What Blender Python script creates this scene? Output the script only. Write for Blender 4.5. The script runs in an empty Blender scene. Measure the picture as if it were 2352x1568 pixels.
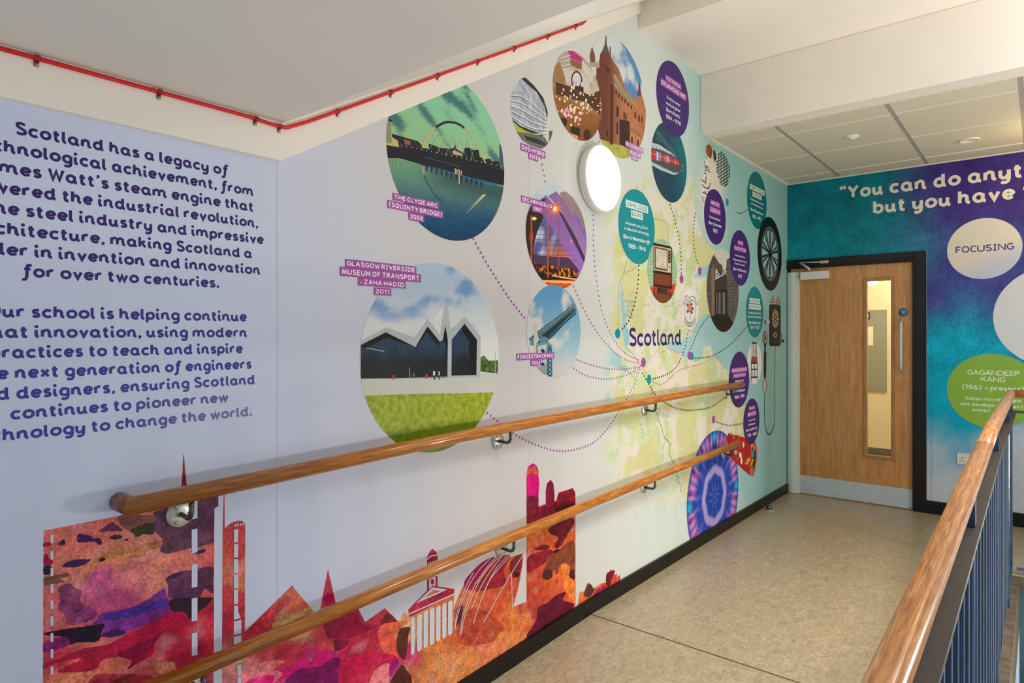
import bpy, bmesh, math, random
from mathutils import Vector, noise
from mathutils.geometry import tessellate_polygon
random.seed(7)
SC = bpy.context.scene
COL = SC.collection
PI = math.pi

# ------------------------------------------------------------------ camera
FPX = 1467.2266                 # focal length in pixels of the 2352 px wide frame
YAW = math.radians(39.7204519)
CX, CY, CZ = 1.83, 0.0, 1.4591  # camera position, floor of the landing is z = 0, mural wall is x = 0
LEN = 6.2111                    # distance to the end wall
HOR = 769.0                     # height of the horizon in the frame
cam = bpy.data.cameras.new('camera')
cam.sensor_width = 36.0
cam.lens = FPX / 2352 * 36
cam.shift_y = -(784 - HOR) / 2352
cam.clip_start = 0.02
cam_o = bpy.data.objects.new('camera', cam)
cam_o.location = (CX, CY, CZ)
cam_o.rotation_euler = (PI / 2, 0, YAW)
COL.objects.link(cam_o)
SC.camera = cam_o

# ------------------------------------------------------------------ world, lights, exposure
vs = SC.view_settings
vs.view_transform = 'Standard'
vs.look = 'None'
vs.gamma = 1.0
vs.use_curve_mapping = False
vs.exposure = -0.45
SC.cycles.max_bounces = 8
SC.cycles.diffuse_bounces = 5
SC.cycles.sample_clamp_indirect = 6.0

world = bpy.data.worlds.new('daylight')
SC.world = world
world.use_nodes = True
bgn = world.node_tree.nodes['Background']
bgn.inputs['Color'].default_value = (0.68, 0.81, 1.0, 1)
bgn.inputs['Strength'].default_value = 0.95


def area_light(name, loc, aim, sx, sy, watts, col, spread=PI):
    l = bpy.data.lights.new(name, 'AREA')
    l.shape = 'RECTANGLE'
    l.size, l.size_y = sx, sy
    l.energy = watts
    l.color = col
    l.spread = spread
    o = bpy.data.objects.new(name, l)
    o.location = loc
    o.rotation_euler = (Vector(aim) - Vector(loc)).to_track_quat('-Z', 'Y').to_euler()
    COL.objects.link(o)
    return o


def point_light(name, loc, watts, col, rad=0.1):
    l = bpy.data.lights.new(name, 'POINT')
    l.energy = watts
    l.color = col
    l.shadow_soft_size = rad
    o = bpy.data.objects.new(name, l)
    o.location = loc
    COL.objects.link(o)
    return o


area_light('stairwell_window_light', (3.6, 4.15, 0.55), (0.0, 1.6, 0.95), 0.5, 0.3, 80, (1.0, 0.94, 0.86))
area_light('soffit_fill_light', (2.75, 1.6, -1.5), (1.6, 1.8, 3.0), 1.6, 2.2, 118, (1.0, 0.95, 0.87))  # unseen fill from below, added to brighten soffits and ceilings
area_light('floor_fill_light', (2.9, 2.3, 4.6), (1.25, 2.9, 0.0), 1.2, 1.2, 52, (1.0, 0.93, 0.83), math.radians(75))  # unseen fill from above, narrowed and aimed to brighten the floor
point_light('landing_wall_lamp_light', (2.55, 3.68, 2.92), 29, (1.0, 0.96, 0.93), 0.14)
point_light('corridor_downlight', (2.1, 5.5, 2.64), 17, (1.0, 0.74, 0.34), 0.06)
point_light('room_beyond_light', (1.2, 7.3, 2.5), 80, (1.0, 0.93, 0.75), 0.12)


# ------------------------------------------------------------------ perspective helpers: where a photographed point lies on a real plane
FW = (-math.sin(YAW), math.cos(YAW))
RT = (math.cos(YAW), math.sin(YAW))


def ray(px):
    k = (px - 1176) / FPX
    return FW[0] + RT[0] * k, FW[1] + RT[1] * k


def on_x(px, py, x=0.0):
    rx, ry = ray(px)
    t = (x - CX) / rx
    return Vector((x, ry * t, CZ + (HOR - py) / FPX * t))


def on_y(px, py, y=LEN):
    rx, ry = ray(px)
    t = y / ry
    return Vector((CX + rx * t, y, CZ + (HOR - py) / FPX * t))


def on_z(px, py, z=0.0):
    rx, ry = ray(px)
    t = (z - CZ) * FPX / (HOR - py)
    return Vector((CX + rx * t, ry * t, z))


def proj(p):
    dx, dy = p[0] - CX, p[1] - CY
    t = dx * FW[0] + dy * FW[1]
    return 1176 + FPX * (dx * RT[0] + dy * RT[1]) / t, HOR - FPX * (p[2] - CZ) / t


def U(px, py):                   # left wall coordinates (along, up)
    v = on_x(px, py)
    return v.y, v.z


def V2(px, py):                  # end wall coordinates (across, up)
    v = on_y(px, py)
    return v.x, v.z


# ------------------------------------------------------------------ colours and materials
def s2l(c):
    c = c / 255.0
    return c / 12.92 if c <= 0.04045 else ((c + 0.055) / 1.055) ** 2.4


def rgb(r, g, b):
    return (s2l(r), s2l(g), s2l(b), 1.0)


def mix(a, b, t):
    t = max(0.0, min(1.0, t))
    return tuple(a[i] + (b[i] - a[i]) * t for i in range(3))


def sstep(a, b, x):
    t = max(0.0, min(1.0, (x - a) / (b - a)))
    return t * t * (3 - 2 * t)


def n2(x, y, s, z=0.0):
    return noise.noise(Vector((x / s, y / s, z)))


def fb(x, y, s, z=0.0, o=4):
    return noise.fractal(Vector((x / s, y / s, z)), 1.0, 2.0, o)


MATS = {}


def new_mat(name):
    m = bpy.data.materials.new(name)
    m.use_nodes = True
    return m, m.node_tree.nodes, m.node_tree.links, m.node_tree.nodes['Principled BSDF']


def plain(name, col, rough=0.5, metal=0.0, bump=0.0, bscale=60.0, var=0.0, vscale=6.0, spec=0.5):
    if name in MATS:
        return MATS[name]
    m, N, Lk, B = new_mat(name)
    B.inputs['Base Color'].default_value = rgb(*col)
    B.inputs['Roughness'].default_value = rough
    B.inputs['Metallic'].default_value = metal
    B.inputs['Specular IOR Level'].default_value = spec
    tc = N.new('ShaderNodeTexCoord')
    if var > 0:
        nz = N.new('ShaderNodeTexNoise')
        nz.inputs['Scale'].default_value = vscale
        nz.inputs['Detail'].default_value = 6
        rp = N.new('ShaderNodeValToRGB')
        a = rgb(*col)
        rp.color_ramp.elements[0].position = 0.3
        rp.color_ramp.elements[1].position = 0.7
        rp.color_ramp.elements[0].color = tuple(v * (1 - var) for v in a[:3]) + (1,)
        rp.color_ramp.elements[1].color = tuple(min(1, v * (1 + var)) for v in a[:3]) + (1,)
        Lk.new(tc.outputs['Object'], nz.inputs['Vector'])
        Lk.new(nz.outputs['Fac'], rp.inputs['Fac'])
        Lk.new(rp.outputs['Color'], B.inputs['Base Color'])
    if bump > 0:
        nb = N.new('ShaderNodeTexNoise')
        nb.inputs['Scale'].default_value = bscale
        nb.inputs['Detail'].default_value = 4
        bp = N.new('ShaderNodeBump')
        bp.inputs['Strength'].default_value = bump
        bp.inputs['Distance'].default_value = 0.002
        Lk.new(tc.outputs['Object'], nb.inputs['Vector'])
        Lk.new(nb.outputs['Fac'], bp.inputs['Height'])
        Lk.new(bp.outputs['Normal'], B.inputs['Normal'])
    MATS[name] = m
    return m


def wood(name, dark, mid, light, axis, stretch=14.0, scale=7.0, rough=0.3, coat=0.3, pores=0.5):
    m, N, Lk, B = new_mat(name)
    tc = N.new('ShaderNodeTexCoord')
    mp = N.new('ShaderNodeMapping')
    sc = [stretch, stretch, stretch]
    sc[axis] = 1.0
    mp.inputs['Scale'].default_value = sc
    Lk.new(tc.outputs['Object'], mp.inputs['Vector'])
    nz = N.new('ShaderNodeTexNoise')
    nz.inputs['Scale'].default_value = scale
    nz.inputs['Detail'].default_value = 8
    nz.inputs['Roughness'].default_value = 0.62
    nz.inputs['Distortion'].default_value = 0.6
    Lk.new(mp.outputs['Vector'], nz.inputs['Vector'])
    rp = N.new('ShaderNodeValToRGB')
    e = rp.color_ramp.elements
    e[0].position, e[1].position = 0.28, 0.74
    e[0].color, e[1].color = rgb(*dark), rgb(*light)
    x = rp.color_ramp.elements.new(0.5)
    x.color = rgb(*mid)
    Lk.new(nz.outputs['Fac'], rp.inputs['Fac'])
    mp2 = N.new('ShaderNodeMapping')
    sc2 = [160.0, 160.0, 160.0]
    sc2[axis] = 9.0
    mp2.inputs['Scale'].default_value = sc2
    Lk.new(tc.outputs['Object'], mp2.inputs['Vector'])
    nf = N.new('ShaderNodeTexNoise')
    nf.inputs['Scale'].default_value = 1.6
    nf.inputs['Detail'].default_value = 3
    Lk.new(mp2.outputs['Vector'], nf.inputs['Vector'])
    mr = N.new('ShaderNodeMapRange')
    mr.inputs['From Min'].default_value = 0.35
    mr.inputs['From Max'].default_value = 0.65
    mr.inputs['To Min'].default_value = 1.0 - 0.45 * pores
    mr.inputs['To Max'].default_value = 1.08
    Lk.new(nf.outputs['Fac'], mr.inputs['Value'])
    mx = N.new('ShaderNodeMix')
    mx.data_type = 'RGBA'
    mx.blend_type = 'MULTIPLY'
    mx.inputs['Factor'].default_value = 1.0
    Lk.new(rp.outputs['Color'], mx.inputs['A'])
    Lk.new(mr.outputs['Result'], mx.inputs['B'])
    Lk.new(mx.outputs['Result'], B.inputs['Base Color'])
    B.inputs['Roughness'].default_value = rough
    B.inputs['Coat Weight'].default_value = coat
    B.inputs['Coat Roughness'].default_value = 0.2
    MATS[name] = m
    return m


def emit(name, col, strength):
    m, N, Lk, B = new_mat(name)
    B.inputs['Base Color'].default_value = rgb(*col)
    B.inputs['Emission Color'].default_value = rgb(*col)
    B.inputs['Emission Strength'].default_value = strength
    MATS[name] = m
    return m


def print_mat(name, rough, canvas=0.0):
    m, N, Lk, B = new_mat(name)
    at = N.new('ShaderNodeAttribute')
    at.attribute_name = 'ink'
    out = at.outputs['Color']
    tc = N.new('ShaderNodeTexCoord')
    if canvas > 0:
        nz = N.new('ShaderNodeTexNoise')
        nz.inputs['Scale'].default_value = 130
        nz.inputs['Detail'].default_value = 5
        mr = N.new('ShaderNodeMapRange')
        mr.inputs['From Min'].default_value = 0.3
        mr.inputs['From Max'].default_value = 0.7
        mr.inputs['To Min'].default_value = 1 - canvas
        mr.inputs['To Max'].default_value = 1 + canvas
        Lk.new(tc.outputs['Object'], nz.inputs['Vector'])
        Lk.new(nz.outputs['Fac'], mr.inputs['Value'])
        mx = N.new('ShaderNodeMix')
        mx.data_type = 'RGBA'
        mx.blend_type = 'MULTIPLY'
        mx.inputs['Factor'].default_value = 1.0
        Lk.new(out, mx.inputs['A'])
        Lk.new(mr.outputs['Result'], mx.inputs['B'])
        out = mx.outputs['Result']
    Lk.new(out, B.inputs['Base Color'])
    B.inputs['Roughness'].default_value = rough
    B.inputs['Specular IOR Level'].default_value = 0.16
    MATS[name] = m
    return m


M_PRINT = print_mat('printed_wallpaper', 0.42)
M_WATER = print_mat('printed_watercolour', 0.42, 0.28)
M_SPECK = print_mat('printed_speckle', 0.45, 0.16)
M_WHITE = plain('white_gloss_paint', (240, 232, 220), 0.5, bump=0.08, bscale=25, var=0.015)
M_SOFFIT = plain('soffit_paint', (222, 218, 208), 0.6, bump=0.1, bscale=12, var=0.015, vscale=2)
M_WALL = plain('plaster_paint', (215, 212, 204), 0.6, bump=0.1, bscale=30)
M_TILE = plain('ceiling_tile', (216, 206, 184), 0.85, bump=0.35, bscale=260, var=0.03, vscale=120)
M_TEE = plain('ceiling_grid_metal', (236, 230, 216), 0.45)
M_TEEG = plain('shaded_grid_runner', (168, 162, 152), 0.5)  # same grid as the bars; the runners' shade is put into the grey
M_SKIRT = plain('black_gloss_skirting', (20, 18, 17), 0.36, bump=0.15, bscale=40, var=0.35, vscale=9, spec=0.22)
M_BLACK = plain('black_gloss_frame', (24, 25, 27), 0.32, bump=0.1, bscale=30, var=0.2, spec=0.3)
M_RAILBLUE = plain('dark_blue_metal_paint', (38, 58, 88), 0.3, bump=0.35, bscale=70, var=0.25, vscale=14)
M_BARDARK = plain('worn_black_metal', (46, 43, 42), 0.5, bump=0.2, bscale=60, var=0.2, vscale=20)
M_EDGE = plain('lit_edge_paint', (120, 128, 130), 0.35, var=0.15, vscale=30)  # window light on the baluster edges, put into a paler colour
M_STEEL = plain('zinc_plated_steel', (200, 202, 190), 0.36, 0.7, var=0.1, vscale=40)
M_DARKSTEEL = plain('dark_steel_rod', (92, 98, 100), 0.3, 0.9)
M_BRUSH = plain('brushed_aluminium', (200, 212, 220), 0.42, 0.2, var=0.04, vscale=20)
M_RED = plain('red_cable_sheath', (214, 14, 16), 0.4)
M_CLIP = plain('red_clip', (150, 20, 18), 0.45)
M_SCREW = plain('screw_head', (180, 170, 160), 0.3, 0.9)
M_PLASTIC = plain('white_plastic', (232, 232, 228), 0.35)
M_HOLE = plain('dark_slot', (40, 38, 36), 0.6)
M_TEAL = plain('teal_panel_paint', (40, 78, 84), 0.5, bump=0.2, var=0.25, vscale=8)
M_CONC = plain('stained_slab_edge', (92, 80, 64), 0.8, bump=0.4, bscale=30, var=0.4, vscale=14)
M_CREAM = plain('cream_room_paint', (236, 224, 192), 0.7)
M_GREYB = plain('grey_felt_board', (150, 152, 142), 0.9, bump=0.2, bscale=200)
M_PAPER = plain('paper', (236, 232, 220), 0.7)
M_GUARD = plain('white_finger_guard', (206, 214, 206), 0.45)
M_SIGN = plain('blue_sign', (36, 104, 160), 0.4)
M_RAILWOOD = wood('varnished_handrail_wood', (150, 82, 22), (196, 118, 38), (222, 150, 64), 1, 12, 6, 0.26, 0.35, 0.6)
M_OAKRAIL = wood('worn_hardwood_rail', (156, 90, 42), (200, 134, 74), (224, 172, 114), 1, 34, 5, 0.3, 0.25, 0.6)
M_OAKRAILX = wood('worn_hardwood_rail_across', (128, 62, 30), (160, 92, 48), (190, 124, 72), 0, 16, 6, 0.24, 0.5, 0.55)
M_ENDWOOD = wood('end_grain_wood', (104, 58, 38), (136, 82, 58), (150, 98, 72), 0, 10, 6, 0.4, 0.1, 0.4)
M_VENEER = wood('oak_veneer_door', (176, 118, 62), (200, 144, 84), (214, 162, 102), 2, 11, 3.2, 0.36, 0.12, 0.3)
M_BEAD = wood('oak_bead', (150, 104, 58), (172, 124, 74), (186, 142, 92), 2, 12, 6, 0.4, 0.1, 0.3)
M_LAMP = emit('lit_opal_diffuser', (255, 250, 240), 30.0)
M_GLOBE = emit('lit_globe', (255, 250, 236), 4.0)


def floor_mat():
    m, N, Lk, B = new_mat('marbled_lino')
    tc = N.new('ShaderNodeTexCoord')
    mp = N.new('ShaderNodeMapping')
    mp.inputs['Scale'].default_value = (5, 2.6, 5)
    Lk.new(tc.outputs['Object'], mp.inputs['Vector'])
    a = N.new('ShaderNodeTexNoise')
    a.inputs['Scale'].default_value = 7
    a.inputs['Detail'].default_value = 10
    a.inputs['Roughness'].default_value = 0.7
    a.inputs['Distortion'].default_value = 1.4
    Lk.new(mp.outputs['Vector'], a.inputs['Vector'])
    r = N.new('ShaderNodeValToRGB')
    e = r.color_ramp.elements
    e[0].position, e[1].position = 0.25, 0.75
    e[0].color, e[1].color = rgb(140, 125, 101), rgb(204, 189, 160)
    x = e.new(0.5)
    x.color = rgb(174, 158, 130)
    Lk.new(a.outputs['Fac'], r.inputs['Fac'])
    b = N.new('ShaderNodeTexNoise')
    b.inputs['Scale'].default_value = 60
    b.inputs['Detail'].default_value = 4
    b.inputs['Distortion'].default_value = 2.0
    Lk.new(mp.outputs['Vector'], b.inputs['Vector'])
    mr = N.new('ShaderNodeMapRange')
    mr.inputs['From Min'].default_value = 0.3
    mr.inputs['From Max'].default_value = 0.62
    mr.inputs['To Min'].default_value = 0.62
    mr.inputs['To Max'].default_value = 1.06
    Lk.new(b.outputs['Fac'], mr.inputs['Value'])
    mx = N.new('ShaderNodeMix')
    mx.data_type = 'RGBA'
    mx.blend_type = 'MULTIPLY'
    mx.inputs['Factor'].default_value = 1.0
    Lk.new(r.outputs['Color'], mx.inputs['A'])
    Lk.new(mr.outputs['Result'], mx.inputs['B'])
    Lk.new(mx.outputs['Result'], B.inputs['Base Color'])
    rr = N.new('ShaderNodeMapRange')
    rr.inputs['To Min'].default_value = 0.22
    rr.inputs['To Max'].default_value = 0.4
    Lk.new(a.outputs['Fac'], rr.inputs['Value'])
    Lk.new(rr.outputs['Result'], B.inputs['Roughness'])
    B.inputs['Specular IOR Level'].default_value = 0.45
    return m


M_FLOOR = floor_mat()


def glass_mat():
    m, N, Lk, B = new_mat('clear_glazing')
    B.inputs['Base Color'].default_value = (0.95, 0.97, 0.95, 1)
    B.inputs['Roughness'].default_value = 0.02
    B.inputs['Transmission Weight'].default_value = 1.0
    B.inputs['IOR'].default_value = 1.03
    return m


M_GLASS = glass_mat()


# ------------------------------------------------------------------ mesh helpers
def link(name, bm, mats, parent=None, smooth=False, ink=None):
    bmesh.ops.recalc_face_normals(bm, faces=bm.faces) if ink is None else None
    me = bpy.data.meshes.new(name)
    bm.to_mesh(me)
    bm.free()
    for m in (mats if isinstance(mats, (list, tuple)) else [mats]):
        me.materials.append(m)
    if smooth:
        for p in me.polygons:
            p.use_smooth = True
    o = bpy.data.objects.new(name, me)
    COL.objects.link(o)
    if parent is not None:
        o.parent = parent
        o.matrix_parent_inverse = root_inv(parent)
    return o


def thing(name, loc, label, cat, group=None):
    o = bpy.data.objects.new(name, None)
    o.empty_display_size = 0.1
    o.location = loc
    COL.objects.link(o)
    return tag(o, label, cat, group)


def tag(o, label, cat, group=None):
    o['label'] = label
    o['category'] = cat
    if group:
        o['group'] = group
    return o


def struct(o):
    o['kind'] = 'structure'
    return o


def box(bm, x0, x1, y0, y1, z0, z1, mi=0):
    v = [bm.verts.new(p) for p in ((x0, y0, z0), (x1, y0, z0), (x1, y1, z0), (x0, y1, z0),
                                   (x0, y0, z1), (x1, y0, z1), (x1, y1, z1), (x0, y1, z1))]
    for q in ((3, 2, 1, 0), (4, 5, 6, 7), (0, 1, 5, 4), (1, 2, 6, 5), (2, 3, 7, 6), (3, 0, 4, 7)):
        f = bm.faces.new([v[i] for i in q])
        f.material_index = mi
    return v


def bevel_all(bm, w, seg=2):
    bmesh.ops.bevel(bm, geom=list(bm.edges), offset=w, segments=seg, affect='EDGES', profile=0.5)


def boxo(name, ext, mat, parent=None, bev=0.0):
    bm = bmesh.new()
    box(bm, *ext)
    if bev:
        bevel_all(bm, bev)
    return link(name, bm, mat, parent)


def prism(bm, poly, axis, a0, a1, mi=0):
    """extrude a 2-D polygon along an axis: axis 0 -> poly is (y, z); axis 1 -> (x, z); axis 2 -> (x, y)"""
    def p3(p, a):
        return {0: (a, p[0], p[1]), 1: (p[0], a, p[1]), 2: (p[0], p[1], a)}[axis]
    A = [bm.verts.new(p3(p, a0)) for p in poly]
    B = [bm.verts.new(p3(p, a1)) for p in poly]
    n = len(poly)
    tri = tessellate_polygon([[Vector((p[0], p[1], 0)) for p in poly]])
    for t in tri:
        for vs_ in (A, B):
            try:
                f = bm.faces.new([vs_[i] for i in t])
                f.material_index = mi
            except ValueError:
                pass
    for i in range(n):
        f = bm.faces.new((A[i], A[(i + 1) % n], B[(i + 1) % n], B[i]))
        f.material_index = mi


def sweep(bm, path, prof, cap=True, up=(0, 0, 1), mi=0):
    """sweep a closed 2-D profile (right, up) along a path of points, mitred"""
    P = [Vector(p) for p in path]
    rings = []
    for i, p in enumerate(P):
        d0 = (P[i] - P[i - 1]).normalized() if i else (P[1] - P[0]).normalized()
        d1 = (P[i + 1] - P[i]).normalized() if i < len(P) - 1 else d0
        t = (d0 + d1).normalized()
        r = t.cross(Vector(up))
        r.normalize()
        u = r.cross(t)
        k = 1.0 / max(0.35, t.dot(d1))
        # stretch across the bend
        bend = (d1 - d0)
        ring = []
        for (a, b) in prof:
            off = r * a + u * b
            if bend.length > 1e-6:
                bn = bend.normalized()
                off = off + bn * (off.dot(bn)) * (k - 1)
            ring.append(bm.verts.new(p + off))
        rings.append(ring)
    n = len(prof)
    for i in range(len(rings) - 1):
        for j in range(n):
            f = bm.faces.new((rings[i][j], rings[i][(j + 1) % n], rings[i + 1][(j + 1) % n], rings[i + 1][j]))
            f.smooth = True
            f.material_index = mi
    if cap:
        for ring in (rings[0], rings[-1]):
            f = bm.faces.new(ring)
            f.material_index = mi


def circ(r, n=16, sy=1.0):
    return [(r * math.cos(2 * PI * i / n), r * sy * math.sin(2 * PI * i / n)) for i in range(n)]


def rrect(w, h, r, n=4):
    pts = []
    for cx, cy, a in ((w / 2 - r, h / 2 - r, 0), (-w / 2 + r, h / 2 - r, 90), (-w / 2 + r, -h / 2 + r, 180), (w / 2 - r, -h / 2 + r, 270)):
        for i in range(n + 1):
            t = math.radians(a + 90 * i / n)
            pts.append((cx + r * math.cos(t), cy + r * math.sin(t)))
    return pts


def lathe(bm, prof, axis='z', at=(0, 0, 0), n=32, mi=0, sx=1.0):
    """revolve (radius, height) about an axis through 'at'"""
    rows = []
    for r, h in prof:
        row = []
        for i in range(n):
            c, s = math.cos(2 * PI * i / n) * r, math.sin(2 * PI * i / n) * r
            p = {'z': (c, s, h), 'x': (h, c, s), 'y': (c, h, s)}[axis]
            row.append(bm.verts.new((at[0] + p[0], at[1] + p[1], at[2] + p[2])))
        rows.append(row)
    for a, b in zip(rows[:-1], rows[1:]):
        for i in range(n):
            f = bm.faces.new((a[i], a[(i + 1) % n], b[(i + 1) % n], b[i]))
            f.smooth = True
            f.material_index = mi
    for row in (rows[0], rows[-1]):
        try:
            f = bm.faces.new(row)
            f.material_index = mi
        except ValueError:
            pass

# ------------------------------------------------------------------ flat printing on a wall
GAP = 1.3e-5


class Ink:
    """collects flat coloured shapes in wall coordinates; build() makes ONE mesh lying just off the wall"""

    def __init__(self, wall='left', k=0):
        self.wall, self.k = wall, k
        self.v, self.c, self.f, self.key = [], [], [], {}
        self.clip = None
        self.n = 0

    def p3(self, u, v):
        d = 0.0004 + GAP * self.k
        return (d, u, v) if self.wall == 'left' else (u, LEN - d, v)

    def U(self, x, y):
        return U(x, y) if self.wall == 'left' else V2(x, y)

    def vert(self, uv, col):
        kk = (round(uv[0], 5), round(uv[1], 5), self.k)
        c = col(uv) if callable(col) else col
        if callable(col):
            i = self.key.get((kk, id(col)))
            if i is not None:
                return i
        self.v.append(self.p3(*uv))
        self.c.append((c[0], c[1], c[2], 1.0))
        if callable(col):
            self.key[(kk, id(col))] = len(self.v) - 1
        return len(self.v) - 1

    def face(self, uvs, col):
        idx = [self.vert(p, col) for p in uvs]
        if len(set(idx)) >= 3:
            self.f.append(idx)

    # convex clipping
    def _clip(self, poly):
        C = self.clip
        if C is None:
            return poly
        out = poly
        n = len(C)
        for i in range(n):
            ax, ay = C[i]
            bx, by = C[(i + 1) % n]
            ex, ey = bx - ax, by - ay
            inp, out = out, []
            if not inp:
                return []
            prev = inp[-1]
            ps = ex * (prev[1] - ay) - ey * (prev[0] - ax)
            for cur in inp:
                cs = ex * (cur[1] - ay) - ey * (cur[0] - ax)
                if (cs >= 0) != (ps >= 0):
                    t = ps / (ps - cs)
                    out.append((prev[0] + (cur[0] - prev[0]) * t, prev[1] + (cur[1] - prev[1]) * t))
                if cs >= 0:
                    out.append(cur)
                prev, ps = cur, cs
        return out

    def _split(self, tri, col, step):
        st = [tri]
        while st:
            a, b, c = st.pop()
            la = (a[0] - b[0]) ** 2 + (a[1] - b[1]) ** 2
            lb = (b[0] - c[0]) ** 2 + (b[1] - c[1]) ** 2
            lc = (c[0] - a[0]) ** 2 + (c[1] - a[1]) ** 2
            m = max(la, lb, lc)
            if m <= step * step:
                self.face((a, b, c), col)
            elif m == la:
                q = ((a[0] + b[0]) / 2, (a[1] + b[1]) / 2)
                st += [(a, q, c), (q, b, c)]
            elif m == lb:
                q = ((b[0] + c[0]) / 2, (b[1] + c[1]) / 2)
                st += [(a, b, q), (a, q, c)]
            else:
                q = ((c[0] + a[0]) / 2, (c[1] + a[1]) / 2)
                st += [(a, b, q), (q, b, c)]

    def uvpoly(self, uvs, col, step=None):
        self.k += 1
        if len(uvs) == 3:
            tris = [(0, 1, 2)]
        else:
            tris = tessellate_polygon([[Vector((p[0], p[1], 0)) for p in uvs]])
        for t in tris:
            p = [tuple(uvs[i][:2]) for i in t]
            area = (p[1][0] - p[0][0]) * (p[2][1] - p[0][1]) - (p[1][1] - p[0][1]) * (p[2][0] - p[0][0])
            if abs(area) < 1e-10:
                continue
            p = self._clip(p)
            for i in range(1, len(p) - 1):
                if step:
                    self._split((p[0], p[i], p[i + 1]), col, step)
                else:
                    self.face((p[0], p[i], p[i + 1]), col)

    def poly(self, px, col, step=None):
        self.uvpoly([self.U(x, y) for x, y in px], col, step)

    def grid(self, u0, u1, v0, v1, col, step):
        """clipped grid of cells, for finely painted areas"""
        self.k += 1
        nu, nv = max(1, int((u1 - u0) / step)), max(1, int((v1 - v0) / step))
        C = self.clip
        for i in range(nu):
            for j in range(nv):
                q = [(u0 + (u1 - u0) * (i + a) / nu, v0 + (v1 - v0) * (j + b) / nv) for a, b in ((0, 0), (1, 0), (1, 1), (0, 1))]
                q = self._clip(q)
                if len(q) >= 3:
                    self.face(q, col)

    def disc(self, cu, cv, r, col, step=None, n=72):
        self.k += 1
        ring = [(cu + r * math.cos(2 * PI * i / n), cv + r * math.sin(2 * PI * i / n)) for i in range(n)]
        if step:
            old = self.clip
            self.clip = ring
            self.grid(cu - r, cu + r, cv - r, cv + r, col, step)
            self.clip = old
        else:
            ring = self._clip(ring)
            if len(ring) >= 3:
                self.face(ring, col)

    def setclip(self, cu, cv, r, n=72):
        self.clip = [(cu + r * math.cos(2 * PI * i / n), cv + r * math.sin(2 * PI * i / n)) for i in range(n)]

    def spot(self, x, y, rx, ry, col, n=18):
        """an ellipse given by its photographed centre and half sizes in pixels"""
        self.poly([(x + rx * math.cos(2 * PI * i / n), y + ry * math.sin(2 * PI * i / n)) for i in range(n)], col)

    def stroke(self, uvs, w, col, closed=False, ext=0.0, clip=True):
        P = [Vector((p[0], p[1])) for p in uvs]
        Q = [P[0]]
        for p in P[1:]:
            if (p - Q[-1]).length > 1e-6:
                Q.append(p)
        P = Q
        if len(P) < 2:
            return
        self.n = (self.n + 1) % 8
        k0, self.k = self.k, self.k + 0.4 * self.n
        if ext and not closed:
            P[0] = P[0] - (P[1] - P[0]).normalized() * ext
            P[-1] = P[-1] + (P[-1] - P[-2]).normalized() * ext
        L_, R_ = [], []
        n = len(P)
        for i in range(n):
            a = (P[i] - P[i - 1]) if (i or closed) else (P[1] - P[0])
            b = (P[(i + 1) % n] - P[i]) if (i < n - 1 or closed) else a
            a, b = a.normalized(), b.normalized()
            t = a + b
            if t.length < 1e-6:
                t = a
            t.normalize()
            m = Vector((-t.y, t.x))
            k = min(2.2, 1.0 / max(0.3, abs(m.dot(Vector((-a.y, a.x))))))
            L_.append(P[i] + m * (w / 2 * k))
            R_.append(P[i] - m * (w / 2 * k))
        rng = range(n) if closed else range(n - 1)
        for i in rng:
            j = (i + 1) % n
            q = [tuple(L_[i]), tuple(R_[i]), tuple(R_[j]), tuple(L_[j])]
            if self.clip is not None and clip:
                area = sum(q[k][0] * q[(k + 1) % 4][1] - q[(k + 1) % 4][0] * q[k][1] for k in range(4))
                q = self._clip(q)
                if len(q) < 3:
                    continue
            self.face(q, col)
        self.k = k0

    def line(self, px, w, col, smooth=False):
        """a line through photographed points, width in metres"""
        self.k += 1
        uv = [self.U(x, y) for x, y in px]
        if smooth:
            uv = catmull(uv, 6)
        self.stroke(uv, w, col)

    def build(self, name, parent, mat=None, label=None):
        me = bpy.data.meshes.new(name)
        me.from_pydata(self.v, [], self.f)
        at = me.color_attributes.new('ink', 'FLOAT_COLOR', 'POINT')
        at.data.foreach_set('color', [x for c in self.c for x in c])
        me.materials.append(mat or M_PRINT)
        o = bpy.data.objects.new(name, me)
        COL.objects.link(o)
        o.parent = parent
        o.matrix_parent_inverse = root_inv(parent)
        if label:
            o['label'] = label
        return o


def root_inv(o):
    """inverse of the world matrix of a freshly built parent chain"""
    m = o.matrix_basis.copy()
    if o.parent is not None:
        m = root_inv(o.parent).inverted() @ o.matrix_parent_inverse @ m
    return m.inverted()


def catmull(P, n=6, closed=False):
    P = [Vector((p[0], p[1])) for p in P]
    if len(P) < 3:
        return [tuple(p) for p in P]
    out = []
    N = len(P)
    rng = range(N) if closed else range(N - 1)
    for i in rng:
        p1, p2 = P[i], P[(i + 1) % N]
        p0 = P[i - 1] if (i or closed) else p1 * 2 - p2
        p3 = P[(i + 2) % N] if (i < N - 2 or closed) else p2 * 2 - p1
        for k in range(n):
            t = k / n
            out.append(tuple(0.5 * ((2 * p1) + (p2 - p0) * t + (2 * p0 - 5 * p1 + 4 * p2 - p3) * t * t + (3 * p1 - p0 - 3 * p2 + p3) * t ** 3)))
    if not closed:
        out.append(tuple(P[-1]))
    return out


# ------------------------------------------------------------------ a rounded school-book letter, drawn as pen strokes
def A_(cx, cy, rx, ry, a0, a1, n=14):
    return [(cx + rx * math.cos(math.radians(a0 + (a1 - a0) * i / n)), cy + ry * math.sin(math.radians(a0 + (a1 - a0) * i / n))) for i in range(n + 1)]


def S_(*p):
    return catmull(p, 5)


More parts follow.
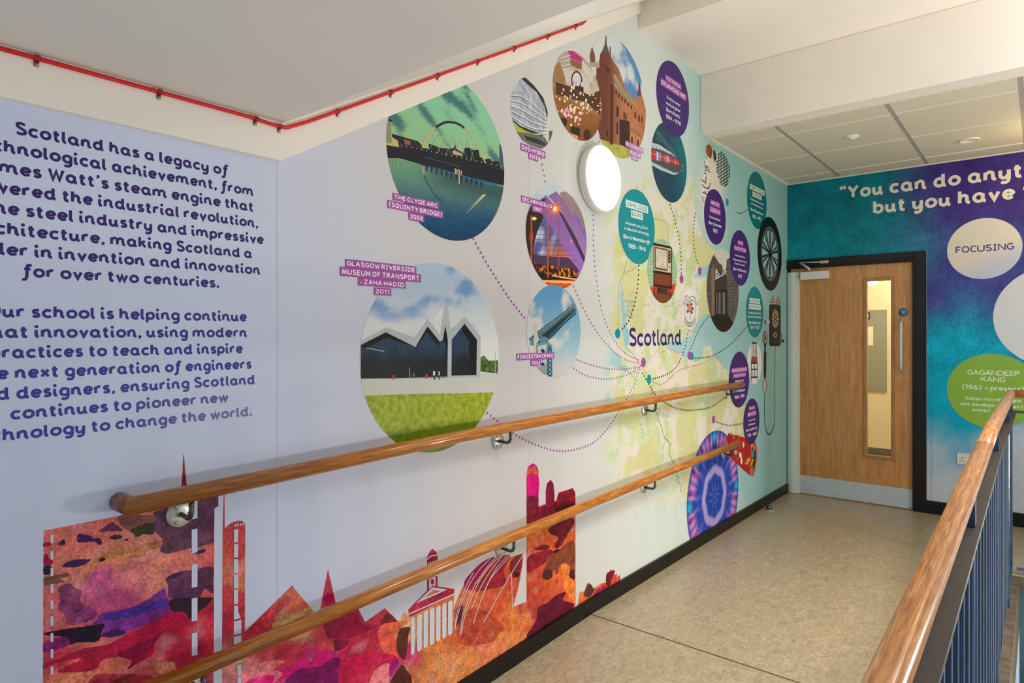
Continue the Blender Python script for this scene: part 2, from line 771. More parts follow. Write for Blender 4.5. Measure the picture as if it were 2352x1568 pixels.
BOWL = A_(.43, .5, .43, .5, 0, 360, 24)
ARCH = S_((0, .45), (.08, .78), (.36, 1.0), (.62, .88), (.7, .6))
TAIL = lambda x: [(x, .34), (x + .015, .2), (x + .06, .09), (x + .14, .02), (x + .27, .01)]
G = {
    'a': (1.0, [A_(.43, .5, .43, .5, 40, 320, 20), [(.8, .98)] + [(.8, .36)] + TAIL(.8)]),
    'b': (.86, [[(0, 1.56), (0, .02)], A_(.42, .5, .42, .5, -150, 150, 20)]),
    'c': (.74, [A_(.45, .5, .45, .5, 48, 312, 18)]),
    'd': (1.0, [A_(.43, .5, .43, .5, 40, 320, 20), [(.8, 1.56), (.8, .36)] + TAIL(.8)]),
    'e': (.82, [[(.1, .49), (.84, .51)], A_(.43, .5, .42, .5, 4, 318, 20)]),
    'f': (.62, [S_((.74, 1.6), (.56, 1.56), (.36, 1.5), (.3, 1.0), (.26, 0), (.18, -.42), (-.02, -.58), (-.16, -.52)), [(.02, 1.0), (.62, 1.0)]]),
    'g': (.86, [A_(.43, .5, .43, .5, 40, 320, 20), [(.82, .98), (.82, -.1)] + S_((.82, -.1), (.74, -.45), (.45, -.6), (.12, -.52))]),
    'h': (.9, [[(0, 1.56), (0, .02)], ARCH + [(.7, .36)] + TAIL(.7)]),
    'i': (.2, [[(0, .98), (0, .36)] + TAIL(0), 'dot', ]),
    'j': (.3, [[(.2, .98), (.2, -.2)] + S_((.2, -.2), (.1, -.5), (-.15, -.56)), 'dot']),
    'k': (.78, [[(0, 1.56), (0, .02)], [(.66, .98), (.04, .5)], [(.22, .62), (.74, .02)]]),
    'l': (.2, [[(0, 1.56), (0, .36)] + TAIL(0)]),
    'm': (1.6, [[(0, .98), (0, .02)], ARCH + [(.7, .02)], [(x + .7, y) for x, y in ARCH] + [(1.4, .36)] + TAIL(1.4)]),
    'n': (.9, [[(0, .98), (0, .02)], ARCH + [(.7, .36)] + TAIL(.7)]),
    'o': (.9, [A_(.45, .5, .45, .5, 0, 360, 26)]),
    'p': (.86, [[(0, .98), (0, -.6)], A_(.42, .5, .42, .5, -150, 150, 20)]),
    'q': (.86, [A_(.43, .5, .43, .5, 40, 320, 20), [(.82, .98), (.82, -.6)]]),
    'r': (.54, [[(0, .98), (0, .02)], S_((0, .5), (.1, .82), (.34, 1.0), (.54, .95))]),
    's': (.62, [S_((.58, .9), (.34, 1.0), (.08, .88), (.1, .62), (.34, .5), (.56, .36), (.56, .12), (.3, 0), (.0, .1))]),
    't': (.52, [[(.16, 1.42), (.16, .28)] + S_((.16, .28), (.22, .06), (.38, 0), (.52, .04)), [(-.08, 1.0), (.48, 1.0)]]),
    'u': (.9, [S_((0, .98), (0, .45), (.08, .14), (.32, 0), (.6, .18), (.7, .5)), [(.7, .98), (.7, .36)] + TAIL(.7)]),
    'v': (.78, [[(0, .98), (.39, .03), (.78, .98)]]),
    'w': (1.2, [[(0, .98), (.32, .04), (.6, .9), (.88, .04), (1.2, .98)]]),
    'x': (.76, [[(0, .98), (.74, .02)], [(.72, .98), (.02, .02)]]),
    'y': (.84, [S_((0, .98), (0, .45), (.08, .14), (.32, 0), (.6, .18), (.74, .5)), [(.76, .98), (.76, -.1)] + S_((.76, -.1), (.66, -.45), (.4, -.6), (.08, -.52))]),
    'z': (.7, [[(.02, .98), (.68, .98), (.02, .02), (.7, .02)]]),
    'A': (1.1, [[(0, 0), (.55, 1.55), (1.1, 0)], [(.2, .52), (.9, .52)]]),
    'B': (.9, [[(0, 0), (0, 1.55)], [(0, 1.55)] + A_(.45, 1.18, .36, .37, 90, -90, 12) + [(0, .81)], [(0, .81)] + A_(.48, .405, .42, .405, 90, -90, 12) + [(0, 0)]]),
    'C': (.86, [A_(.54, .775, .54, .775, 50, 310, 22)]),
    'D': (1.1, [[(0, 0), (0, 1.55)], [(0, 1.55)] + A_(.36, .775, .74, .775, 90, -90, 18) + [(0, 0)]]),
    'E': (.78, [[(.78, 1.55), (0, 1.55), (0, 0), (.78, 0)], [(0, .8), (.68, .8)]]),
    'F': (.74, [[(.74, 1.55), (0, 1.55), (0, 0)], [(0, .78), (.64, .78)]]),
    'G': (.96, [A_(.56, .775, .56, .775, 52, 330, 22) + [(.98, .7), (.6, .7)]]),
    'H': (1.04, [[(0, 0), (0, 1.55)], [(1.04, 0), (1.04, 1.55)], [(0, .8), (1.04, .8)]]),
    'I': (.5, [[(.25, 0), (.25, 1.55)], [(0, 0), (.5, 0)], [(0, 1.55), (.5, 1.55)]]),
    'J': (.6, [S_((.6, 1.55), (.6, .45), (.5, .1), (.24, -.02), (0, .12))]),
    'K': (.96, [[(0, 0), (0, 1.55)], [(.88, 1.55), (.03, .78)], [(.26, .96), (.96, 0)]]),
    'L': (.76, [[(0, 1.55), (0, 0), (.76, 0)]]),
    'M': (1.16, [[(0, 0), (.08, 1.55), (.58, .35), (1.08, 1.55), (1.16, 0)]]),
    'N': (1.06, [[(0, 0), (0, 1.55), (1.06, 0), (1.06, 1.55)]]),
    'O': (1.1, [A_(.55, .775, .55, .775, 0, 360, 30)]),
    'P': (.86, [[(0, 0), (0, 1.55)], [(0, 1.55)] + A_(.44, 1.13, .42, .42, 90, -90, 12) + [(0, .71)]]),
    'Q': (1.1, [A_(.55, .775, .55, .775, 0, 360, 30), [(.62, .4), (1.05, -.12)]]),
    'R': (.94, [[(0, 0), (0, 1.55)], [(0, 1.55)] + A_(.44, 1.15, .4, .4, 90, -90, 12) + [(0, .75)], [(.4, .74), (.94, 0)]]),
    'S': (.86, [S_((.8, 1.4), (.46, 1.55), (.1, 1.42), (.1, 1.05), (.44, .8), (.8, .55), (.82, .16), (.44, 0), (.02, .14))]),
    'T': (1.0, [[(0, 1.55), (1.0, 1.55)], [(.5, 1.55), (.5, 0)]]),
    'U': (1.04, [S_((0, 1.55), (0, .6), (.1, .18), (.52, 0), (.94, .18), (1.04, .6), (1.04, 1.55))]),
    'V': (1.08, [[(0, 1.55), (.54, 0), (1.08, 1.55)]]),
    'W': (1.44, [[(0, 1.55), (.38, 0), (.72, 1.3), (1.06, 0), (1.44, 1.55)]]),
    'X': (1.0, [[(0, 1.55), (1, 0)], [(1, 1.55), (0, 0)]]),
    'Y': (1.0, [[(0, 1.55), (.5, .75), (1.0, 1.55)], [(.5, .75), (.5, 0)]]),
    'Z': (.96, [[(.02, 1.55), (.94, 1.55), (.02, 0), (.96, 0)]]),
    '0': (.92, [A_(.46, .775, .46, .775, 0, 360, 26)]),
    '1': (.5, [[(.05, 1.25), (.35, 1.55), (.35, 0)]]),
    '2': (.82, [S_((.04, 1.3), (.36, 1.55), (.74, 1.32), (.66, .9), (.34, .45), (.02, .03)) + [(.82, .03)]]),
    '3': (.8, [S_((.04, 1.42), (.4, 1.55), (.72, 1.28), (.56, .92), (.3, .82)), S_((.3, .82), (.64, .74), (.8, .42), (.62, .08), (.3, 0), (0, .1))]),
    '4': (.9, [[(.62, 0), (.62, 1.55), (.0, .45), (.9, .45)]]),
    '5': (.8, [[(.74, 1.55), (.14, 1.55), (.08, .86)] + S_((.08, .86), (.44, .94), (.8, .64), (.72, .18), (.36, 0), (.02, .08))]),
    '6': (.86, [S_((.7, 1.52), (.34, 1.3), (.06, .8), (.04, .38)), A_(.44, .46, .42, .46, 0, 360, 22)]),
    '7': (.8, [[(0, 1.55), (.8, 1.55), (.26, 0)]]),
    '8': (.84, [A_(.42, 1.16, .36, .39, 0, 360, 20), A_(.42, .39, .42, .39, 0, 360, 20)]),
    '9': (.86, [A_(.42, 1.09, .42, .46, 0, 360, 22), S_((.84, 1.1), (.82, .7), (.6, .22), (.2, .02))]),
    '.': (.1, ['pt']), ',': (.12, ['comma']), '-': (.5, [[(.05, .55), (.45, .55)]]), '–': (.72, [[(0, .55), (.72, .55)]]),
    '(': (.34, [S_((.34, 1.8), (.06, 1.3), (.02, .6), (.12, .1), (.34, -.28))]),
    ')': (.34, [S_((0, 1.8), (.28, 1.3), (.32, .6), (.22, .1), (0, -.28))]),
    '’': (.12, ['apo']), '‘': (.12, ['apo']), '“': (.46, ['quo']),
}


def text(ink, s, u0, u1, v, xh, col, weight=0.27, ref=0, track=0.1, stop=None, cap=False):
    """write s so that letter number ref starts at u0 and letter stop-1 (default: the last) ends at u1; xh = x-height, v = baseline"""
    if cap:
        xh = xh / 1.55
    w = xh * weight
    body = xh - w if not cap else (xh * 1.55 - w) / 1.55
    gp = w + track * xh                       # pen to pen distance between neighbouring letters, in metres
    xs, x, g = [], 0.0, 0.0
    for ch in s:
        if ch == ' ':
            xs.append((x, 0, g))
            g += 0.42 * xh
            continue
        xs.append((x, G[ch][0], g))
        x += G[ch][0]
        g += gp
    e = (stop or len(s)) - 1
    a0, g0 = xs[ref][0], xs[ref][2]
    a1, g1 = xs[e][0] + xs[e][1], xs[e][2]
    sg = 1
    kx = (u1 - u0 - w - (g1 - g0)) / (a1 - a0)
    if kx < 0.45 * body:                      # too tight: squeeze the gaps as well
        q = (u1 - u0 - w) / (body * 0.8 * (a1 - a0) + (g1 - g0))
        kx = body * 0.8 * q
        xs = [(p, aw, gg * q) for p, aw, gg in xs]
        g0 *= q
    xs = [(p + (gg - g0) / kx, aw) for p, aw, gg in xs]
    ink.k += 1
    for ch, (ox, _) in zip(s, xs):
        if ch == ' ':
            continue
        for st in G[ch][1]:
            if isinstance(st, str):
                def blob(cx, cy, r):
                    n = 14
                    q = [(u0 + sg * (w / 2 + (ox + cx - a0) * kx + r * math.cos(2 * PI * i / n)), v + w / 2 + cy * body + r * math.sin(2 * PI * i / n)) for i in range(n)]
                    ink.face(q, col)
                if st == 'dot':
                    blob(0.02 if ch == 'i' else 0.2, 1.5, w * .6)
                elif st == 'pt':
                    blob(.05, 0.04, w * .6)
                else:
                    for dx, y in {'comma': [(.05, 0)], 'apo': [(.05, 1.6)], 'quo': [(.0, 1.45), (.38, 1.45)]}[st]:
                        flip = -1 if st == 'quo' else 1
                        blob(dx + .03, y, w * .55)
                        P = [(u0 + sg * (w / 2 + (ox + dx + .04 * flip - a0) * kx), v + w / 2 + (y + .02 * flip) * body),
                             (u0 + sg * (w / 2 + (ox + dx - .1 * flip - a0) * kx), v + w / 2 + (y - .34 * flip) * body)]
                        ink.stroke(P, w * .6, col, clip=False)
                continue
            P = [(u0 + sg * (w / 2 + (ox + px - a0) * kx), v + w / 2 + py * body) for px, py in st]
            closed = (abs(st[0][0] - st[-1][0]) < 1e-6 and abs(st[0][1] - st[-1][1]) < 1e-6)
            ink.stroke(P[:-1] if closed else P, w, col, closed=closed, ext=0.0 if closed else w * .06, clip=False)


def ptext(ink, s, xl, yb, xr, hpx, col, weight=0.27, cap=None, ref=0, stop=None, track=0.1):
    """text by photographed left end / baseline and right end; hpx = height in pixels at the left end"""
    if cap is None:
        cap = s.upper() == s
    u0, v = ink.U(xl, yb)
    vt = ink.U(xl, yb - hpx)[1]
    u1 = ink.U(xr, yb)[0]
    text(ink, s, u0, u1, v, vt - v, col, weight, ref, track, stop, cap)


def strip(ink, s, xl, yt, yb, xr, box_col, txt_col, weight=0.22, fill=0.62):
    """a caption on a coloured strip: left end with top and bottom, right end"""
    u0, v1 = ink.U(xl, yt)
    _, v0 = ink.U(xl, yb)
    u1 = ink.U(xr, yt)[0]
    ink.uvpoly([(u0, v0), (u1, v0), (u1, v1), (u0, v1)], box_col)
    h = v1 - v0
    pad = h * 0.26 if u1 > u0 else -h * 0.26
    text(ink, s, u0 + pad, u1 - pad, v0 + h * (1 - fill) / 2, h * fill, txt_col, weight, 0, 0.3, None, True)

# ------------------------------------------------------------------ the shell of the place
RAMP = 0.033
SEAM = 2.832


def fz(y):                        # floor height: level landing, then a gentle ramp falling towards the viewer
    return 0.0 if y >= SEAM else -(SEAM - y) * RAMP


# left wall and the other walls
bm = bmesh.new()
box(bm, -0.12, 0.0, -1.6, LEN + 0.12, -0.4, 4.9)
struct(link('wall_left', bm, M_WALL))
bm = bmesh.new()
T = 0.12
box(bm, 1.075, 3.7, LEN, LEN + T, -0.4, 4.9)
box(bm, 0.0, 0.012, LEN, LEN + T, -0.05, 2.135)
box(bm, 0.0, 1.075, LEN, LEN + T, 2.135, 4.9)
struct(link('wall_back', bm, M_WALL))
bm = bmesh.new()                   # stairwell side wall with its tall window opening
box(bm, 3.7, 3.85, -1.6, 0.9, -2.6, 4.9)
box(bm, 3.7, 3.85, 5.1, LEN + 0.12, -2.6, 4.9)
box(bm, 3.7, 3.85, 0.9, 5.1, -2.6, -0.2)
box(bm, 3.7, 3.85, 0.9, 5.1, 1.9, 4.9)
struct(link('wall_right', bm, M_WALL))

# floor: landing, ramp strip along the mural, and the landing beyond the stair opening
bm = bmesh.new()
prism(bm, [(-1.6, fz(-1.6)), (SEAM - 0.0012, -0.00004), (SEAM - 0.0012, -0.22), (-1.6, -0.4)], 0, 0.0, 1.664)
box(bm, 0.0, 1.664, SEAM + 0.0012, LEN, -0.22, 0.0)
box(bm, 1.664, 3.7, 4.93, LEN, -0.22, 0.0)
struct(link('floor', bm, M_FLOOR))
bm = bmesh.new()                   # dark joint between the two sheets
box(bm, 0.0, 1.664, SEAM - 0.004, SEAM + 0.004, -0.2, 0.0003)
struct(link('trim_1', bm, plain('floor_joint', (58, 52, 44), 0.7)))
bm = bmesh.new()                   # stained slab edge along the stair opening
prism(bm, [(-1.6, fz(-1.6) - 0.0005), (SEAM, -0.0005), (4.93, -0.0005), (4.93, -0.30), (-1.6, -0.45)], 0, 1.664, 1.722)
box(bm, 1.722, 3.7, 4.90, 4.93, -0.065, 0.0)
struct(link('trim_2', bm, M_CONC))
struct(boxo('trim_3', (1.722, 3.7, 4.905, 4.935, -1.9, -0.065), M_TEAL))   # painted panel under the landing edge
bm = bmesh.new()                   # flight of stairs going down beyond the balustrade
for i in range(9):
    box(bm, 1.85, 3.7, 4.62 - 0.28 * (i + 1) + 0.0, 4.9 - 0.28 * i, -0.17 * (i + 4) - 0.9, -0.17 * (i + 4))
struct(link('floor_2', bm, plain('stair_tread_lino', (74, 82, 84), 0.6, var=0.2)))

# landing soffit, stair soffit and slab above
bm = bmesh.new()
FOLD = (1.066, 2.114)
TOPY = 3.37
prism(bm, [(-1.6, 2.114), FOLD, (TOPY, 2.114 + (TOPY - 1.066) * 0.5645), (TOPY, 3.75), (0.9, 2.34), (-1.6, 2.34)], 0, 0.0, 1.32)
struct(link('ceiling_2', bm, M_SOFFIT))
bm = bmesh.new()
box(bm, 0.0, 3.7, TOPY, LEN, 3.258, 3.44)
struct(link('ceiling_3', bm, M_WHITE))
bm = bmesh.new()                   # downstand in front of the suspended ceiling
box(bm, 0.0, 3.7, 4.246, 4.355, 2.853, 3.258)
bevel_all(bm, 0.004, 1)
struct(link('trim_4', bm, M_WHITE))
bm = bmesh.new()                   # white string of the flight running up the mural wall
b0, b1, b2 = (1.061, 1.997), (TOPY, 3.349), 0.5645
poly = [(-1.6, 1.997), b0, b1, (TOPY, 2.114 + (TOPY - 1.066) * b2), FOLD, (-1.6, 2.114)]
prism(bm, poly, 0, 0.0, 0.022)
struct(link('trim_5', bm, M_WHITE))

# suspended ceiling: tiles and grid
bm = bmesh.new()
ZC = 2.853
xs = [0.0, 0.452, 1.102, 1.735, 2.36, 2.98, 3.7]
ys = [4.355, 4.648, 5.275, 5.95, LEN]
for a, b in zip(xs[:-1], xs[1:]):
    for c, d in zip(ys[:-1], ys[1:]):
        box(bm, a + 0.0128, b - 0.0128, c + 0.009, d - 0.009, ZC + 0.003, ZC + 0.024)
ce = struct(link('ceiling', bm, M_TILE))
bm = bmesh.new()
for x in xs[1:-1]:
    box(bm, x - 0.0125, x + 0.0125, 4.386, LEN - 0.021, ZC + 0.004, ZC + 0.03)
link('grid_runner', bm, M_TEEG, ce)
bm = bmesh.new()
for a, b in zip(xs[:-1], xs[1:]):
    for y in ys[1:-1]:
        box(bm, a + 0.0135, b - 0.0135, y - 0.0085, y + 0.0085, ZC - 0.0015, ZC + 0.03)
box(bm, 0.0, 0.022, 4.386, LEN - 0.021, ZC - 0.006, ZC + 0.03)
box(bm, 0.0, 3.7, LEN - 0.02, LEN, ZC - 0.004, ZC + 0.03)
box(bm, 0.0, 3.7, 4.356, 4.385, ZC - 0.008, ZC + 0.03)
link('grid_bar', bm, M_TEE, ce)

# skirtings
bm = bmesh.new()
SK = 0.081
prism(bm, [(-1.6, fz(-1.6) - 0.02), (SEAM, -0.02), (LEN, -0.02), (LEN, SK), (SEAM, SK), (-1.6, fz(-1.6) + SK)], 0, 0.0, 0.016)
struct(link('baseboard_left', bm, M_SKIRT))
bm = bmesh.new()
box(bm, 1.098, 3.7, LEN - 0.016, LEN, 0.0, 0.105)
bevel_all(bm, 0.003, 1)
struct(link('baseboard_back', bm, M_BLACK))

# ------------------------------------------------------------------ the door
d = LEN
bm = bmesh.new()                    # leaf with its vision panel cut out
x0, x1, z1, zb = 0.03, 1.0035, 2.0675, 0.008
gx0, gx1, gz0, gz1 = 0.655, 0.845, 0.42, 1.928
ly0, ly1 = d + 0.006, d + 0.05
for e in ((x0, gx0, zb, z1), (gx1, x1, zb, z1), (gx0, gx1, zb, gz0), (gx0, gx1, gz1, z1)):
    box(bm, e[0], e[1], ly0, ly1, e[2], e[3])
bmesh.ops.remove_doubles(bm, verts=bm.verts, dist=1e-5)
door = struct(link('door_1', bm, M_VENEER))
bm = bmesh.new()                    # black frame and architrave
for e in ((0.0, 0.03, -0.0, 2.14), (1.004, 1.096, 0.0, 2.15)):
    box(bm, e[0], e[1], d - 0.02 if e[0] > .5 else d - 0.004, d + 0.1, e[2], e[3])
box(bm, 0.0, 1.004, d - 0.02, d + 0.1, 2.068, 2.15)
box(bm, 1.0, 1.018, d - 0.026, d + 0.004, 0.0, 2.15)
box(bm, 0.0, 1.018, d - 0.026, d + 0.004, 2.082, 2.1)
bevel_all(bm, 0.004, 1)
link('door_frame', bm, M_BLACK, door)
bm = bmesh.new()                    # glazing beads
for e in ((gx0 - 0.022, gx0 + 0.004, gz0 - 0.022, gz1 + 0.022), (gx1 - 0.004, gx1 + 0.022, gz0 - 0.022, gz1 + 0.022),
          (gx0, gx1, gz0 - 0.022, gz0 + 0.004), (gx0, gx1, gz1 - 0.004, gz1 + 0.022)):
    box(bm, e[0], e[1], d - 0.003, d + 0.05, e[2], e[3])
bevel_all(bm, 0.002, 1)
bead = link('glazing_bead', bm, M_BEAD, door)
boxo('glass', (gx0, gx1, d + 0.026, d + 0.032, gz0, gz1), M_GLASS, door)
bm = bmesh.new()
box(bm, 0.111, 0.998, d + 0.002, d + 0.007, 0.012, 0.172)
kp = link('kick_plate', bm, M_BRUSH, door)
for i in range(4):
    for z in (0.024, 0.16):
        bm = bmesh.new()
        lathe(bm, [(0.0, -0.001), (0.004, 0.0), (0.004, 0.002)], 'y', (0.125 + i * 0.286, d + 0.0005, z), 10)
        link('screw', bm, M_SCREW, kp)
bm = bmesh.new()                    # finger guard down the hinge side
prism(bm, [(0.008, d - 0.02), (0.03, d - 0.03), (0.055, d - 0.031), (0.07, d - 0.025), (0.111, d - 0.012), (0.111, d + 0.006), (0.008, d + 0.006)], 2, 0.004, 2.035)
fg = link('finger_guard', bm, M_GUARD, door)
bm = bmesh.new()                    # pull handle
hx = 0.922
sweep(bm, [(hx, d + 0.004, 1.17), (hx, d - 0.04, 1.17), (hx, d - 0.055, 1.185), (hx, d - 0.055, 1.55), (hx, d - 0.04, 1.565), (hx, d + 0.004, 1.565)], circ(0.011, 12), up=(1, 0, 0))
link('door_handle', bm, M_BRUSH, door)
bm = bmesh.new()                    # overhead closer
box(bm, 0.125, 0.362, d - 0.045, d + 0.006, 1.962, 2.032)
bevel_all(bm, 0.004, 2)
cl = link('door_closer', bm, M_PLASTIC, door)
bm = bmesh.new()
sweep(bm, [(0.20, d - 0.028, 2.03), (0.20, d - 0.028, 2.06), (0.14, d - 0.075, 2.112)], rrect(0.02, 0.008, 0.003), up=(0, 1, 0))
sweep(bm, [(0.13, d - 0.085, 2.115), (0.34, d - 0.02, 2.112)], rrect(0.02, 0.008, 0.003))
box(bm, 0.29, 0.36, d - 0.028, d - 0.018, 2.1, 2.125)
link('closer_arm', bm, M_STEEL, cl)
bm = bmesh.new()
for zz in (1.965, 1.985, 2.02):
    for xx in (0.385, 0.41):
        lathe(bm, [(0.0, -0.0005), (0.003, 0.0), (0.003, 0.002)], 'y', (xx, d + 0.005, zz), 8)
link('screw_hole', bm, M_HOLE, door)
bm = bmesh.new()
lathe(bm, [(0.0, -0.002), (0.034, -0.002), (0.034, 0.004)], 'y', (0.93, d + 0.004, 1.648), 30)
sg = link('round_sign', bm, M_SIGN, door)
ik = Ink('end', 0)
ik.k = -60                           # on the door face, just in front of the sign
ik.p3 = lambda u, v: (u, d - 0.0002 - 0.0026, v)
for s, z, w in (('Fire door', 1.657, 0.038), ('keep', 1.645, 0.02), ('shut', 1.632, 0.018)):
    text(ik, s, 0.93 - w / 2, 0.93 + w / 2, z, 0.006, rgb(235, 240, 245), 0.24)
ik.build('sign_lettering', sg)
ik.p3 = None

# ------------------------------------------------------------------ the room seen through the glazed slot
struct(boxo('wall_front', (-0.3, 2.6, 8.3, 8.4, -0.1, 2.9), M_CREAM))
struct(boxo('wall_1', (-0.4, -0.3, d + 0.12, 8.4, -0.1, 2.9), M_CREAM))
struct(boxo('wall_2', (2.6, 2.7, d + 0.12, 8.4, -0.1, 2.9), M_CREAM))
struct(boxo('ceiling_4', (-0.3, 2.6, d + 0.12, 8.3, 2.8, 2.9), M_CREAM))
struct(boxo('floor_3', (-0.3, 2.6, d, 8.3, -0.15, -0.001), M_FLOOR))
YB = 8.3
p = on_y(1981, 712, YB)
q = on_y(2037, 899, YB)
nb = tag(boxo('notice_board', (p.x - 0.5, q.x, YB - 0.021, YB - 0.001, q.z, p.z), M_GREYB), 'grey felt notice board seen through the glazed slot of the oak door', 'notice board')
p, q = on_y(1983, 750, YB), on_y(2006.5, 793, YB)
tag(boxo('paper_notice', (p.x - 0.1, q.x, YB - 0.024, YB - 0.021, q.z, p.z), M_PAPER), 'cream paper notice pinned on the grey board behind the door glass', 'notice')
p, q = on_y(1983, 717, YB), on_y(1999, 733, YB)
bm = bmesh.new()
box(bm, p.x - 0.1, q.x, YB - 0.024, YB - 0.021, q.z, p.z, 0)
box(bm, p.x - 0.09, q.x - 0.015, YB - 0.025, YB - 0.024, q.z + 0.015, p.z - 0.015, 1)
tag(link('framed_notice', bm, [M_HOLE, M_PAPER]), 'small dark framed notice at the top of the grey board behind the door', 'framed notice')
p = on_y(2005, 649, 7.6)
bm = bmesh.new()
lathe(bm, [(0.0, -0.03), (0.025, -0.027), (0.044, -0.012), (0.05, 0.012), (0.046, 0.03), (0.03, 0.036)], 'z', (p.x, 7.6, p.z), 24)
t = tag(link('ceiling_globe', bm, M_GLOBE, smooth=True), 'small lit round lamp glowing at the top of the door glass', 'lamp')
bm = bmesh.new()
lathe(bm, [(0.012, 0.03), (0.012, 2.8 - p.z)], 'z', (p.x, 7.6, p.z), 16)
link('lamp_base', bm, M_PLASTIC, t)
p, q = on_y(1984, 1037, 7.4), on_y(2052, 1053, 7.4)
bm = bmesh.new()
box(bm, p.x - 0.3, q.x + 0.2, 7.35, 7.75, q.z - 0.03, p.z)
bevel_all(bm, 0.01, 2)
t = tag(link('bench', bm, M_HOLE), 'low dark bench top just visible at the bottom of the door glass', 'bench')
for xx in (p.x - 0.25, q.x + 0.15):
    boxo('leg', (xx - 0.02, xx + 0.02, 7.5, 7.6, 0.0, q.z - 0.028), M_HOLE, t)

# ------------------------------------------------------------------ handrails on the mural wall
OFF = 0.075
RR = 0.0235


def bracket(parent, y, zr):
    """round wall plate with three screws and a bent rod up to the rail"""
    zp = zr - 0.068
    bm = bmesh.new()
    lathe(bm, [(0.0, 0.0), (0.037, 0.0), (0.037, 0.005), (0.033, 0.009), (0.014, 0.011), (0.0, 0.011)], 'x', (0.0005, y, zp), 28)
    br = link('bracket', bm, M_STEEL, parent)
    for k in range(3):
        a = math.radians(90 + 120 * k + 30)
        bm = bmesh.new()
        lathe(bm, [(0.0055, 0.0), (0.0055, 0.003), (0.003, 0.004), (0.0, 0.0035)], 'x', (0.0095, y + 0.024 * math.cos(a), zp + 0.024 * math.sin(a)), 12)
        link('screw', bm, M_SCREW, br)
    bm = bmesh.new()
    sweep(bm, [(0.008, y, zp), (OFF - 0.018, y, zp - 0.002), (OFF - 0.006, y, zp + 0.004), (OFF, y, zp + 0.016), (OFF, y, zr - RR + 0.004)], circ(0.0068, 12), up=(0, 1, 0))
    link('bracket_arm', bm, M_DARKSTEEL, br)


def handrail(label, pts, ys):
    root = thing('handrail', (OFF, pts[0][0], pts[0][1]), label, 'handrail', 'wooden handrails on the mural wall')
    prof = [(a * 0.96, b) for a, b in circ(RR, 20)]
    bm = bmesh.new()
    path = [(OFF, y, z) for y, z in pts]
    sweep(bm, [(OFF, pts[0][0] - 0.002, pts[0][1])] + path[1:], prof)
    bmesh.ops.recalc_face_normals(bm, faces=bm.faces)
    # mitre the near end at 45 degrees into the return
    for v in bm.verts:
        if abs(v.co.y - (pts[0][0] - 0.002)) < 0.01:
            v.co.y = pts[0][0] - (v.co.x - OFF)
    link('rail', bm, M_RAILWOOD, root)
    bm = bmesh.new()
    y, z = pts[0]
    sweep(bm, [(OFF, y, z), (0.001, y, z)], prof)
    for v in bm.verts:
        if v.co.x > OFF - 0.01:
            v.co.x = OFF + (y - v.co.y)
    link('rail_return', bm, M_ENDWOOD, root)
    for y in ys:
        for a, b in zip(pts[:-1], pts[1:]):
            if a[0] <= y <= b[0]:
                bracket(root, y, a[1] + (b[1] - a[1]) * (y - a[0]) / (b[0] - a[0]))
                break
    return root


handrail('upper varnished wooden handrail crossing the mural above the red skyline', [(0.618, 1.031), (1.75, 1.061), (2.75, 1.073), (3.9, 1.083), (4.835, 1.084)], (0.768, 2.102, 3.44, 4.70))
handrail('lower varnished wooden handrail running past the printed columns and tower', [(0.618, 0.552), (1.75, 0.584), (2.75, 0.609), (3.9, 0.63), (4.775, 0.646)], (0.80, 2.125, 3.429, 4.66))

# ------------------------------------------------------------------ red cable clipped along the stair string
pts = [(0.028, -1.2, 2.103), (0.028, 0.95, 2.103), (0.029, 1.03, 2.0985), (0.0295, 1.075, 2.1), (0.029, 1.15, 2.138), (0.0285, 1.9, 2.567), (0.0285, 2.735, 3.046), (0.018, 2.775, 3.075)]
pp = [(p[1], p[2]) for p in pts]
root = thing('red_cable', (0.028, 1.0, 2.1), 'bright red cable clipped along the white edge of the stair soffit', 'cable')
bm = bmesh.new()
sweep(bm, pts, circ(0.0055, 12))
link('cable', bm, M_RED, root)
for px, py in ((84, 155), (365, 233), (586, 293), (641, 294), (775, 247), (897, 205), (1005, 165), (1097, 134), (1181, 103), (1258, 73), (1322, 52)):
    g = on_x(px, py, 0.024)
    y = g.y
    z = None
    for a, b in zip(pp[:-1], pp[1:]):
        if a[0] <= y <= b[0]:
            z = a[1] + (b[1] - a[1]) * (y - a[0]) / (b[0] - a[0])
            sl = (b[1] - a[1]) / (b[0] - a[0])
    if z is None:
        continue
    ca = math.cos(math.atan(sl))
    bm = bmesh.new()
    box(bm, 0.0215, 0.0355, y - 0.006, y + 0.006, z - 0.0065, z + 0.0065)
    box(bm, 0.0215, 0.025, y - 0.005, y + 0.005, z - 0.018, z - 0.006)
    bevel_all(bm, 0.001, 1)
    c = link('clip', bm, M_CLIP, root)
    bm = bmesh.new()
    lathe(bm, [(0.0045, 0.0), (0.0045, 0.002), (0.002, 0.0035), (0.0, 0.003)], 'x', (0.025, y, z - 0.0135), 12)
    link('screw', bm, M_SCREW, c)

# ------------------------------------------------------------------ round wall lamp
LY, LZ = 2.905, 2.286
root = thing('wall_lamp', (0.0, LY, LZ), 'large round lit wall lamp glowing beside the teal disc', 'lamp')
bm = bmesh.new()
lathe(bm, [(0.0, 0.0), (0.172, 0.0), (0.178, 0.008), (0.179, 0.034), (0.176, 0.044), (0.168, 0.048), (0.164, 0.045)], 'x', (0.001, LY, LZ), 64)
link('lamp_body', bm, M_PLASTIC, root)
bm = bmesh.new()
lathe(bm, [(0.1665, 0.04), (0.1665, 0.047), (0.16, 0.055), (0.13, 0.062), (0.07, 0.066), (0.0, 0.067)], 'x', (0.001, LY, LZ), 64)
link('diffuser', bm, M_LAMP, root)

